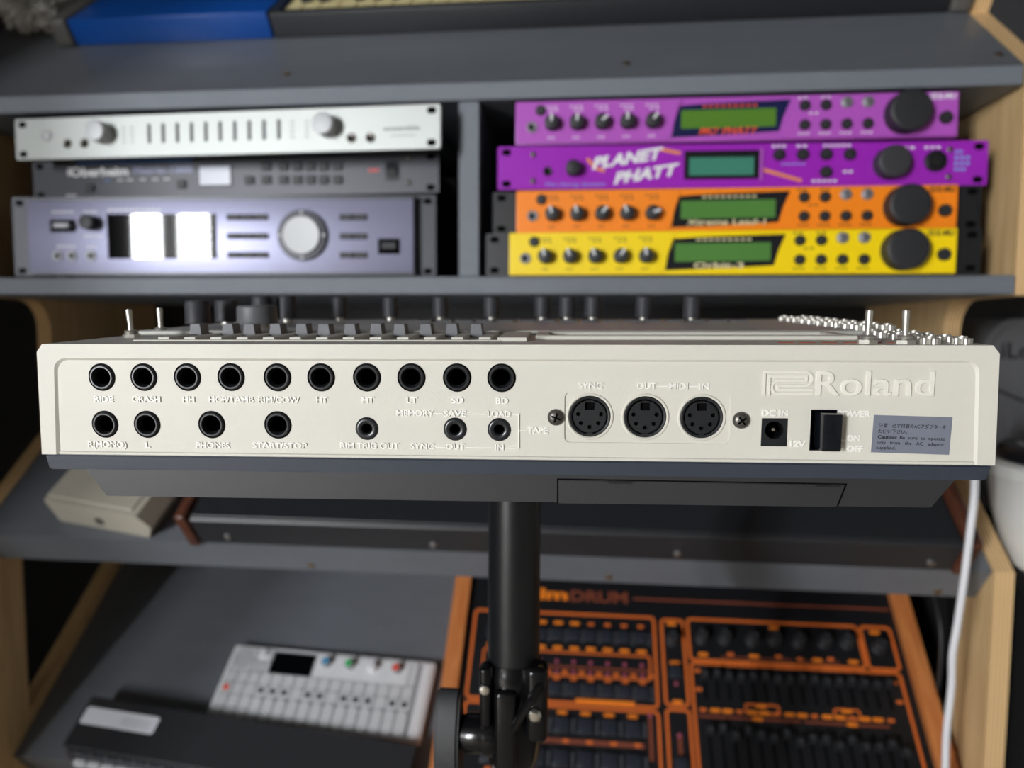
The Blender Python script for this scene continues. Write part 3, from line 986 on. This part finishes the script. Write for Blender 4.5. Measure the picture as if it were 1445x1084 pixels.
# ---- top side: faders, knobs, toggles, patch sockets
deck = G().box(-186, 66, -0.1, 186, 212, 2.0, 0.5)
deck.part('control_deck', 'deck_grey', dm)
fd = G()
for k in range(13):
    x0 = -142.5 + 11.75 * k - 5.6
    fd.box(x0 - 2.6, 22, -0.1, x0 + 2.6, 62, 1.6, 0.3)
fd.box(-160, 18.5, -0.1, 0, 21.5, 0.6, 0.2)
fd.box(-1.5, 19, -0.1, 11, 62, 1.7, 0.3)
fd.part('fader_bank', 'ivory', dm)
cap = G()
cap.prism([(-2.9, 0.3), (2.9, 0.3), (2.2, 6.2), (-2.2, 6.2)], 'xz', -4.0, 4.0)
cap_me = cap.mesh('fader_cap', 'slider_grey')
for k in range(12):
    o_ = place('fader_cap', cap_me, dm, (-142.5 + 11.75 * k + (-3.0 if k == 0 else 0), 49 + 2.0 * math.sin(k * 2.1), 0))
lc = G().box(14, 30, -0.1, 150, 36, 1.8, 0.5).box(14, 60, -0.1, 150, 66, 1.8, 0.5).box(14, 36, -0.1, 20, 60, 1.8, 0.4).box(144, 36, -0.1, 150, 60, 1.8, 0.4)
lc = lc.part('display_frame', 'ivory', dm)
G().box(20, 36, -0.1, 144, 60, 0.3).part('display_glass', 'deck_grey', lc)
for k in range(16):
    G().box(-66 + 13 * k, 168, 2.0, -56 + 13 * k, 182, 3.2, 0.4).part('step_key', 'key_grey', dm)
    if k % 2 == 0:
        G().box(-66 + 13 * k, 184.5, 2.0, -52 + 13 * k, 187, 2.3).part('print_bar', 'line_tan', dm)
for k in range(6):
    G().box(112 + 8.5 * k, 12.5, 0.0, 118 + 8.5 * k, 14.5, 0.12).part('orange_print', 'print_orange', dm)


def topknob(r, l, m):
    g_ = G().lathe([(r * 1.06, 2.2), (r, 3.2), (r * 0.97, l - 1), (r * 0.88, l), (0, l)], axis='z', seg=28)
    g_.lathe([(r * 0.55, 0), (r * 0.55, 2.4)], axis='z', seg=12, mi=1)
    return g_.mesh('control_knob', [m, 'nickel'])


kf = topknob(5.2, 15.5, 'knob_dark')
for x, y_ in ((-124, 199), (-89.1, 199), (-55.2, 199), (-20.8, 198.5), (12.8, 198), (29.2, 198), (45.9, 197.5), (78.2, 190), (106.7, 178)):
    place('control_knob', kf, dm, (x, y_, 2.0))
kb_ = topknob(6.6, 14.5, 'knob_dark')
for x, y_ in ((-171, 98), (-167, 124)):
    place('control_knob', kb_, dm, (x, y_, 2.0))
kb2 = topknob(6.2, 16.5, 'knob_dark')
for x, y_ in ((-162, 162), (-150, 172)):
    place('control_knob', kb2, dm, (x, y_, 2.0))
place('control_knob', topknob(10.6, 12.0, 'knob_grey'), dm, (-136.7, 95, 2.0))
tg = G()
tg.lathe([(3.9, 0), (3.9, 1.6), (3.2, 1.8)], axis='z', seg=6)
tg.lathe([(2.7, 1.8), (2.9, 2.2), (2.7, 2.6), (2.9, 3.0), (2.6, 3.4), (1.2, 3.6)], axis='z', seg=20)
tg.lathe([(1.25, 3.4), (1.15, 6), (1.45, 12.2), (1.3, 13.1), (0, 13.5)], axis='z', seg=16)
tg = tg.mesh('toggle_switch', 'nickel')
for x, y_, ry in ((-176.0, 44, -2), (-177.5, 72, 0), (145, 9, 1), (158.9, 8, -2)):
    place('toggle_switch', tg, dm, (x, y_, -0.1), (0, R(ry), R(17)))
pj = G()
n_ = 36
rr = [(3.9 if k % 2 else 3.6) for k in range(n_)]
pj.prism([(rr[k] * math.cos(2 * math.pi * k / n_), rr[k] * math.sin(2 * math.pi * k / n_)) for k in range(n_)], 'xy', 0.0, 2.2, holes=[circ(0, 0, 2.2, 18)])
pj.lathe([(2.25, 2.2), (2.1, 3.0), (1.75, 3.0), (1.7, 0.3)], axis='z', seg=18)
pj = pj.mesh('patch_socket', 'nickel', 20)
for k in range(15):
    yy = 8.5 + 13.2 * k
    for x in (168.3, 180.2):
        place('patch_socket', pj, dm, (x + (0.5 if k % 2 else 0), yy, 2.0 if yy > 63 else 0.0))

# ---- the pole stand
sx_, sy_ = -41.5, 412.0
stand = thing('pole_stand', 'black tubular pole stand with clamp and winged knob holding the drum machine', 'stand', (sx_, sy_, 0))
G().lathe([(15.2, 957), (15.2, 1078), (0, 1078)], axis='z', seg=40).part('pole', 'stand_black', stand)
G().lathe([(12.4, 8), (12.4, 940), (0, 940)], axis='z', seg=32).part('lower_tube', 'knob_grey', stand)
cl = G().lathe([(15.0, 930), (17.2, 934), (17.4, 950), (16.4, 953.5), (16.0, 957), (14.6, 957)], axis='z', seg=36)
cl.lathe([(12.5, 893), (15.5, 897), (16.5, 915), (15.0, 932)], axis='z', seg=32)
cl.part('clamp_collar', 'stand_gloss', stand)
eg = G().box(9, -20, 916, 21, -4, 960, 3.5, 3).box(-18, -18, 922, -11, -6, 958, 2.5, 3).box(-9, -21, 898, 4, -12, 946, 3.0, 3)
eg.part('clamp_ears', 'stand_gloss', stand)
G().tube([(2, -20, 925), (9, -22, 938), (15, -21, 948), (18, -17, 953)], 2.4, 10).part('clamp_spring', 'stand_gloss', stand)
G().lathe([(4.2, 0), (4.0, 2), (2.5, 3.4), (0, 3.6)], c=(14, -20, 934), seg=16).part('clamp_bolt', 'chrome', stand)
G().lathe([(3.2, 0), (2.6, 2), (0, 2.6)], c=(-14.5, -18, 946), seg=14).part('clamp_bolt', 'chrome', stand)
kn_ = G().lathe([(0, 6), (10.5, 6), (11.2, 12), (11.2, 26), (9.5, 29), (9.5, 36), (0, 36)], c=(0, -8, 914), axis='-x', seg=28)
kn_.lathe([(12.2, 10), (12.6, 13), (12.2, 16)], c=(0, -8, 914), axis='-x', seg=28)
kn_.part('knob_barrel', 'stand_gloss', stand)
wing = []
for k in range(40):
    a = 2 * math.pi * k / 40
    wing.append((-8 + 14 * math.cos(a) * (1 - 0.15 * abs(math.sin(a))), 905 + 35 * math.sin(a)))
wg = G().prism(wing, 'yz', -44, -30)
bmesh.ops.bevel(wg.bm, geom=[e for e in wg.bm.edges if len(e.link_faces) == 2 and e.calc_face_angle(0) > 1.0], offset=1.6, segments=3, affect='EDGES')
wg.part('wing_knob', 'knob_rubber', stand)
Minv = Matrix.Translation((-sx_, -sy_, 0)) @ Matrix.Translation(DM_LOC) @ _dm
tray = G().box(-72, 48, -70.5, 104, 226, -67.0, 0.6).part('tray', 'stand_black', stand)
loc_, q_, _s = Minv.decompose()
tray.location = loc_ * 0.001
tray.rotation_euler = q_.to_euler()
fpad = G().box(-60, 60, -67.0, -40, 210, -65.75).box(80, 60, -67.0, 95, 210, -65.75).part('rubber_pad', 'rubber', stand)
fpad.location = loc_ * 0.001
fpad.rotation_euler = q_.to_euler()
for k in range(3):
    a = R(90 + 120 * k)
    G().tube([(10 * math.cos(a), 10 * math.sin(a), 190), (300 * math.cos(a), 300 * math.sin(a), 12)], 9, 10).part('tripod_leg', 'stand_black', stand)

# ================================================================== MIDDLE SHELF: black synth and beige box
d38 = Vector((0, c38, s38))
n38 = Vector((0, -s38, c38))


def on_mid(u, tt, h=0):
    return Vector((u, 772.5, 905)) + d38 * tt + n38 * h


o0 = on_mid(0, -3, 0.6)
syn = thing('desktop_synth', 'long black desktop synth with walnut end cheeks, lying on the middle shelf', 'synth', o0, (R(38), 0, 0))
G().box(-436, 0, 2, 372, 250, 46, 2).part('body', 'synth_black', syn)
G().box(-434, 4, 45.5, 370, 246, 48, 0.8).part('top_panel', 'keyboard_black', syn)
for x0, x1 in ((-449, -436.3), (372.3, 386)):
    G().box(x0, -4, 0.2, x1, 254, 54, 3, 3).part('end_cheek', 'walnut', syn)
bolt = G().lathe([(4.5, 0), (4.2, 1.6), (2.8, 2.6), (0, 2.8)], seg=16).mesh('front_screw', 'screw_steel')
for u in (-400, -165, 96, 348):
    place('front_screw', bolt, syn, (u, 0, 16))
o0 = on_mid(-560, 12, 0.6)
bx = thing('beige_box', 'small beige plastic box with a jack hole, on the left of the middle shelf', 'box', o0, slope_rot(38, -9))
G().prism([(-66, 0.5), (58, 0.5), (70, 22), (58, 40), (-66, 40)], 'xz', 0, 130).part('body', 'beige_plastic', bx)
G().box(-66, 6, 39.6, 50, 124, 42, 0.8).part('lid', 'beige_plastic', bx)
place('jack_hole', G().lathe([(6, 0), (6, 0.8), (3.5, 1.0), (3.2, 0.2), (0, 0.2)], seg=18).mesh('jack_hole', 'black_chrome'), bx, (-2, 0, 16))

# ================================================================== LOWER SHELF
LB = Vector((0, 880, 665))


def on_low(u, tt, h=0):
    return LB + Vector((u, 0, 0)) + d38 * tt + n38 * h


# ---- small white synth
op = thing('pocket_synth', 'small white keyboard synth with coloured knobs lying on the lower shelf', 'synth', on_low(-339, 8.5, 0.4), slope_rot(38, -2.2))
U = 282 / 17.0
X0, Y0 = -141, 51
G().prism(rrect(-141, -51, 141, 51, 4), 'xy', 0, 11.5).part('body', 'white_plastic', op)
G().prism(rrect(-137, -48, 137, 48, 2), 'xy', 11.5, 11.9).part('key_bed', 'groove_grey', op)
G().box(X0 + 16 * U + 1, -48, 11.6, 138, 48, 13.4, 0.6).part('end_strip', 'white_plastic', op)


def cell(c0, r0, c1, r1, name, m, h=13.6, gap=0.8, rad=1.6, parent=None):
    x0, x1 = X0 + 4 + c0 * U * 0.97 + gap, X0 + 4 + c1 * U * 0.97 - gap
    y1, y0 = Y0 - 3 - r0 * 16 - gap, Y0 - 3 - r1 * 16 + gap
    return G().prism(rrect(x0, y0, x1, y1, min(rad, (x1 - x0) / 2 - 0.1), 3), 'xy', 11.8, h).part(name, m, parent or op)


sp = cell(0, 0, 2, 2, 'speaker_panel', 'pale_key')
cell(15.3, 0, 16, 2, 'function_key', 'pale_key')
for q in range(5):
    xx = X0 + 4 + U * 0.97
    G().strip(circ(xx, Y0 - 3 - 16, 2.4 + 2.5 * q, 24), 0.9, 'xy', 13.5, 13.8, closed=True).part('speaker_groove', 'groove_grey', sp)
cell(2, 0, 3.4, 1, 'volume_plate', 'white_plastic')
G().lathe([(5, 13.4), (4.8, 17), (0, 17.2)], c=(X0 + 4 + 2.6 * U, Y0 - 11, 0), axis='z', seg=20).part('volume_knob', 'white_plastic', op)
cell(3.5, 0.15, 7.1, 2, 'screen', 'screen_black', 13.9, 0.8, 1.0)
cell(7.2, 0, 15.3, 2, 'knob_plate', 'white_plastic', 13.0)
for k, m_ in enumerate(('op_blue', 'op_green', 'white_plastic', 'op_red')):
    kx = X0 + 4 + (8.2 + 2.0 * k) * U * 0.97
    G().lathe([(6.5, 12.9), (6.2, 20), (5.6, 21), (0, 21.2)], c=(kx, Y0 - 15, 0), axis='z', seg=22).lathe(
        [(4.4, 21.1), (4.2, 21.9), (0, 22)], c=(kx, Y0 - 15, 0), axis='z', seg=18, mi=1).part('encoder', ['groove_grey' if m_ != 'white_plastic' else 'white_plastic', m_], op)
for k in range(3):
    cell(2 + k * 0.5, 1.05, 2.5 + k * 0.5, 2, 'small_key', 'pale_key')
for k in range(16):
    cell(k, 2, k + 1, 3, 'function_key', 'pale_key')
for k in range(3):
    for r_ in range(3):
        if k == 0 and r_ == 0:
            continue
        cell(k, 3 + r_, k + 1, 4 + r_, 'function_key', 'pale_key')
rk = cell(0, 3, 1, 4, 'record_key', 'pale_key')
G().lathe([(4.2, 13.5), (4.2, 14.2), (0, 14.3)], c=(X0 + 4 + U * 0.48, Y0 - 3 - 56, 0), axis='z', seg=16).part('red_dot', 'op_red', rk)
for k, c_ in enumerate((3.0, 4.0, 5.0, 7.0, 8.0, 10.0, 11.0, 12.0, 14.0, 15.0)):
    bk = cell(c_, 3, c_ + 1, 4, 'sharp_key', 'pale_key')
    G().lathe([(3.7, 13.5), (3.7, 14.2), (0, 14.3)], c=(X0 + 4 + (c_ + 0.5) * U * 0.97, Y0 - 3 - 56, 0), axis='z', seg=16).part('black_dot', 'ink', bk)
for c_ in (6, 9, 13):
    cell(c_, 3, c_ + 1, 4, 'function_key', 'pale_key')
for k in range(13):
    cell(3 + k, 4, 4 + k, 6, 'white_key', 'pale_key', 13.8, 0.9, 5.0)

# ---- slim black keyboard with a label
sk = thing('mini_keyboard', 'slim black keyboard with a white label, in front of the small white synth', 'keyboard', on_low(-421, -104, 0.5), slope_rot(38, -4.6))
G().prism([(1, 1), (42, 1), (45, 17), (63, 17), (63, 29), (62, 30), (2, 30), (1, 29)], 'yz', -218, 218).part('body', 'synth_black', sk)
lb = G().prism(rrect(-214, 29, -112, 50, 3), 'xy', 29.9, 30.3).part('label', 'label_white', sk)
for k in range(2):
    dash(-160, -120, 0, 1.0, 0, 14).part('label_print', 'print_grey', lb, (0, 36 + 5 * k, 30.45), (R(-90), 0, 0))
G().box(-212, -6, 3, 218, 1.2, 26, 0.8).part('front_rail', 'ear_grey', sk)
st_ = G().lathe([(2.8, 0), (2.5, 1.4), (0, 2.0)], axis='z', seg=12).mesh('stud', 'screw_steel')
for k in range(22):
    place('stud', st_, sk, (-196 + 19 * k, -2.5, 25.8))
for k in range(22):
    G().box(-203 + 19 * k, -14, 6, -186 + 19 * k, -6.2, 16, 1.5).part('white_key', 'white_plastic', sk)
G().box(-217, -5, 6, -204, 2, 20, 1).part('end_cap', 'walnut', sk)

# ---- black and orange drum computer
s45 = math.sqrt(0.5)
dc = thing('drum_computer', 'black drum computer with orange panel lines, faders and wooden cheeks', 'drum machine', (100, 837.57, 707.43), (R(45), 0, 0))
G().prism([(-112, -45.5), (240, -89), (240, -2.1), (-112, -2.1)], 'yz', -252, 283).part('body', 'drum_black', dc)
G().box(-252, -112, -1.9, 283, 240, 0).part('panel', 'drum_black', dc)
G().prism([(-118, -44.5), (244, -89), (244, 9), (-114, 9), (-118, 5)], 'yz', -273, -252.3).part('end_cheek', 'oak_orange', dc)
G().prism([(-118, -44.5), (244, -89), (244, 9), (-114, 9), (-118, 5)], 'yz', 283.3, 304).part('end_cheek', 'oak_orange', dc)
FR = [(-242, -2, -13, 108), (-3.5, 2, 23, 106), (29, 57, 235, 108.5), (239, 57, 274, 108.5), (29, -104, 272, 53), (-242, -104, -13, -7), (-3.5, -104, 23, -3)]
for a in FR:
    G().strip(rrect(a[0], a[1], a[2], a[3], 5, 4), 3.4, 'xy', 0, 0.5, closed=True).part('panel_frame', 'drum_orange', dc)
G().box(-38, 131, 0, 280, 134, 0.3).part('panel_frame', 'drum_brown', dc)
text('lm', -141, 134, 14, 'drum_amber', dc, 0, width=36, bold=0.06, plane='xy', name='logo_lettering')
text('DRUM', -82, 133, 14, 'drum_brown', dc, 0, width=74, bold=0.05, plane='xy', name='logo_lettering')
pill = G().prism(rrect(-6, -2.2, 6, 2.2, 2.0, 3), 'xy', 0, 0.4).mesh('panel_label', 'drum_amber')
pill_s = G().prism(rrect(-4, -2, 4, 2, 1.9, 3), 'xy', 0, 0.4).mesh('panel_label', 'drum_orange')
key_me = G().box(-7.6, -7.5, 0, 7.6, 7.5, 6, 1.2, 2).mesh('pad_key', 'drum_key')
led_me = G().lathe([(2.7, 0), (2.4, 2.0), (0, 2.8)], axis='z', seg=12).mesh('indicator_light', 'led_plum')
post_me = G().box(-2.0, -8, 0, 2.0, 8, 3.0, 0.5).mesh('pad_divider', 'drum_post')
for k in range(10):
    u = -217 + 20.8 * k
    place('pad_key', key_me, dc, (u, 80, 0))
    place('pad_key', key_me, dc, (u, 13, 0))
    place('pad_divider', post_me, dc, (u + 10.4, 79, 0))
    place('pad_divider', post_me, dc, (u + 10.4, 13, 0))
    place('panel_label', pill if k < 6 else pill_s, dc, (u, 95.5, 0))
    place('panel_label', pill, dc, (u, 63.5, 0))
    place('panel_label', pill_s, dc, (u + 10, 34, 0))
    place('indicator_light', led_me, dc, (u, 46.5, 0))
    place('indicator_light', led_me, dc, (u, 34, 0))
    place('panel_label', pill_s, dc, (u, 25.5, 0))
G().strip(rrect(-226, 29.5, -20, 58, 3, 3), 2.4, 'xy', 0, 0.35, closed=True).part('inner_frame', 'drum_orange', dc)
G().box(-226, 38.5, 0, -20, 41.5, 0.3).part('inner_line', 'drum_brown', dc)
G().box(-110, -2, 0.4, -40, 3.2, 0.8).part('title_bar', 'drum_amber', dc)
big_key = G().box(-9.5, -9, 0, 9.5, 9, 6, 1.2, 2).mesh('pad_key', 'drum_key')
for k in range(7):
    u = -208 + 27.5 * k
    for v_ in (-28, -64, -94):
        place('pad_key', big_key, dc, (u, v_, 0))
        place('pad_divider', post_me, dc, (u + 13.7, v_, 0))
    place('panel_label', pill, dc, (u, -13.5, 0))
    place('panel_label', pill_s, dc, (u + 5, -44.5, 0))
    place('panel_label', pill_s, dc, (u, -79, 0))
G().box(-222, -47.5, 0, -30, -42, 0.3).part('label_bar', 'drum_brown', dc)
G().box(-25, -60, 0, -20.5, -12, 0.4).part('label_bar', 'drum_brown', dc)
place('indicator_light', led_me, dc, (-22.7, -11, 0))
dk = G().lathe([(8.6, 0), (8.4, 3), (7.4, 4), (7.0, 14), (6.0, 15.2), (0, 15.4)], axis='z', seg=26)
dk.box(-0.7, 2, 15.0, 0.7, 7, 15.8, mi=1)
dk = dk.mesh('control_knob', ['rubber', 'drum_post'])
for x, y_, a in ((45, 84, 20), (73, 85, 10), (106, 85, -60), (133, 86, -10), (162, 85, 10), (192, 86, -20), (219, 87, 20), (255, 83, -70), (9, 80, 0)):
    place('control_knob', dk, dc, (x, y_, 0), (0, 0, R(a)))
for x, y_, big in ((45, 64, 1), (78, 66, 0), (106, 65, 1), (135, 66, 0), (160, 64, 0), (180, 64, 1), (196, 66, 0), (222, 64, 1), (135, 102, 1), (255, 102, 1), (9, 101, 1),
                   (10, 52, 1), (10, 6, 1), (36, 44, 0), (36, 22, 0), (264, 42, 0), (264, 20, 0)):
    place('panel_label', pill if big else pill_s, dc, (x, y_, 0))
G().box(66, 61.5, 0, 150, 63.5, 0.3).box(156, 61.5, 0, 206, 63.5, 0.3).part('label_bar', 'drum_brown', dc)
for y_ in (27, -31):
    place('indicator_light', led_me, dc, (10, y_, 0))
place('pad_key', key_me, dc, (10, 40, 0))
place('pad_key', key_me, dc, (10, -62, 0))
G().box(7.6, -52, 0, 12.4, -33, 0.4).part('label_bar', 'drum_brown', dc)
fs = G().box(-1.4, -17, 0, 1.4, 17, 0.4).mesh('fader_slot', 'hole_black')
fsl = G().box(-1.4, -26, 0, 1.4, 26, 0.4).mesh('fader_slot', 'hole_black')
fcap = G().prism([(-4.2, 0.5), (4.2, 0.5), (3.0, 13), (-3.0, 13)], 'xz', -4.0, 4.0)
fcap.box(-3.0, -0.6, 12.9, 3.0, 0.6, 13.6, mi=1)
fcap = fcap.mesh('fader_cap', ['rubber', 'drum_post'])
for k in range(16):
    u = 44 + 14.0 * k
    place('fader_slot', fs, dc, (u, 28, 0))
    place('fader_cap', fcap, dc, (u, 37 + 1.5 * math.sin(k * 1.7), 0))
    place('fader_slot', fsl, dc, (u, -42, 0))
    place('fader_cap', fcap, dc, (u, -25 - 0.5 * k + 4.0 * math.sin(k * 2.4), 0))
    place('panel_label', pill if k % 3 else pill_s, dc, (u - 5, -1.0, 0))
G().box(34, -9.5, 0, 148, -6.5, 0.3).box(152, -9.5, 0, 246, -6.5, 0.3).part('label_bar', 'drum_brown', dc)
for a in ((88, -2, 126, 8), (188, -2, 216, 8)):
    G().strip(rrect(a[0], a[1], a[2], a[3], 3, 3), 2.2, 'xy', 0, 0.35, closed=True).part('inner_frame', 'drum_orange', dc)
for x in (106, 202, 100, 205):
    place('panel_label', pill, dc, (x, 6.5 if x in (106, 202) else -8, 0.2))

# ================================================================== UPPER SLOPE: keyboard and plastic wrap
d40 = Vector((0, c40, s40))
n40 = Vector((0, -s40, c40))


def on_top(u, tt, h=0):
    return Vector((u, 760.5, 1405.3)) + d40 * tt + n40 * h


kb = thing('keyboard_synth', 'black keyboard synth with a bright blue end panel on the top slope', 'keyboard', on_top(0, 149, 0.4), slope_rot(40))
G().box(-640, 14, 0, 390, 290, 7, 1).part('base', 'keyboard_black', kb)
G().box(-384, 0, 0, 390, 13.5, 29, 2, 2).part('front_rail', 'keyboard_black', kb)
G().box(-641, 0, 0, -386, 289, 31, 2, 2).part('blue_panel', 'keyboard_blue', kb)
G().box(-384, 160, 7.2, 390, 290, 34, 2).part('control_panel', 'keyboard_black', kb)
for x0, x1 in ((-666, -641.5), (390.5, 413)):
    G().box(x0, -4, 0, x1, 294, 33, 5, 3).part('end_cheek', 'keyboard_cheek', kb)
wk = G().box(-11.0, 16, 7.3, 11.0, 158, 19.5, 1.0).mesh('white_key', 'key_ivory')
n_k = 33
for k in range(n_k):
    place('white_key', wk, kb, (-371 + 23.2 * k, 0, 0))
bk_ = G().box(-6, 66, 12, 6, 158, 31, 1.5).mesh('black_key', 'rubber')
for k in range(n_k - 1):
    if k % 7 not in (2, 6):
        place('black_key', bk_, kb, (-371 + 23.2 * k + 11.6, 0, 0))

bagm = bmesh.new()
bmesh.ops.create_icosphere(bagm, subdivisions=5, radius=1.0)
for v in bagm.verts:
    p = v.co.copy()
    k = 0.72 + 0.5 * noise.noise(p * 2.1 + Vector((3, 1, 7))) + 0.3 * abs(noise.noise(p * 5.3)) + 0.12 * noise.noise(p * 11)
    v.co = Vector((p.x * 56 * k, p.y * 70 * k, max(-30, p.z * 52 * k) + 30))
bg = G()
bg.bm.free()
bg.bm = bagm
ob = bg.part('plastic_wrap', 'bag_film', None, on_top(-729, 235, 1.0), (R(40), 0, 0), smooth=22)
tag(ob, 'crumpled clear plastic wrap on the top slope left of the blue keyboard', 'plastic wrap')

# ================================================================== RIGHT OF THE DESK
cab = thing('side_cabinet', 'black side cabinet to the right of the desk carrying the white tub', 'cabinet', (620, 830, 0))
G().box(-168, -120, 30, 260, 380, 880, 3).part('carcass', 'black_board', cab)
G().box(-172, -124, 880.3, 264, 384, 899, 2).part('cabinet_top', 'black_board', cab)
for sx in (-140, 230):
    for sy in (-90, 350):
        G().box(sx - 15, sy - 15, 0, sx + 15, sy + 15, 29.8, 2).part('foot', 'black_board', cab)
tub = thing('round_tub', 'round white plastic tub with a black printed lid at the right edge', 'tub', (541, 797, 899.5))
G().lathe([(0, 0), (84, 0), (92, 6), (106, 60), (110, 96), (113, 100), (113, 112), (108, 116), (0, 116)], axis='z', seg=64).part('body', 'tub_white', tub)
ld = G().lathe([(103, 116), (103, 126), (99, 130), (0, 131)], axis='z', seg=64).part('lid', 'lid_black', tub)
for q, (a0, a1, rr_, m_) in enumerate(((150, 200, 82, 'white_print'), (160, 215, 66, 'white_print'), (165, 195, 52, 'pink_print'))):
    G().strip(arc(0, 0, rr_, a0, a1, 12), 6, 'xy', 130.9, 131.3).part('lid_print', m_, ld)
sp = thing('monitor_speaker', 'dark grey rounded desktop speaker behind the white tub', 'speaker', (618, 1030, 899.5), (0, 0, R(4)))
G().prism(rrect(-95, 4, 95, 268, 42, 8), 'xz', 0, 150).part('enclosure', 'speaker_grey', sp)
G().prism(rrect(-88, 12, 88, 260, 38, 8), 'xz', -3, 0).part('grille', 'speaker_grey', sp)
G().box(-60, 10, 0, 60, 140, 4).part('foot', 'rubber', sp)
text('iLoud', -38, 226, 20, 'ink', sp, -3, width=74, bold=0.03, name='logo_lettering')
G().strip([(-88, 178), (-40, 158), (0, 150), (50, 152), (88, 160)], 3, 'xz', -4.0, -2.9).part('grille_seam', 'ink', sp)

pts = [(372, 742, 1050), (367, 722, 1003), (364, 720, 960), (361, 720, 915), (358, 722, 868), (357, 726, 836), (362, 735, 800), (361, 738, 750), (364, 742, 690), (366, 744, 560), (372, 746, 300), (380, 740, 60), (360, 700, 6)]


def smooth_path(p, n=6):
    p = [Vector(q) for q in p]
    out_ = []
    for i in range(len(p) - 1):
        a, b, c, d = p[max(i - 1, 0)], p[i], p[i + 1], p[min(i + 2, len(p) - 1)]
        for k in range(n):
            s = k / n
            out_.append(0.5 * ((2 * b) + (c - a) * s + (2 * a - 5 * b + 4 * c - d) * s * s + (3 * b - a - 3 * c + d) * s ** 3))
    out_.append(p[-1])
    return out_


cw = G().tube(smooth_path([(388, 880, 1085), (380, 800, 1078)] + pts), 3.4, 10).part('white_cable', 'cable_white')
tag(cw, 'thin white cable hanging down in front of the right plywood side', 'cable')
cb = G().tube(smooth_path([(409.5, 880, 640), (409.5, 868, 700), (409.5, 858, 760), (409.5, 862, 810), (409.5, 890, 850)]), 3.0, 8).part('black_cable', 'cable_black')
tag(cb, 'black cable looping beside the right end of the orange-lined drum computer', 'cable')
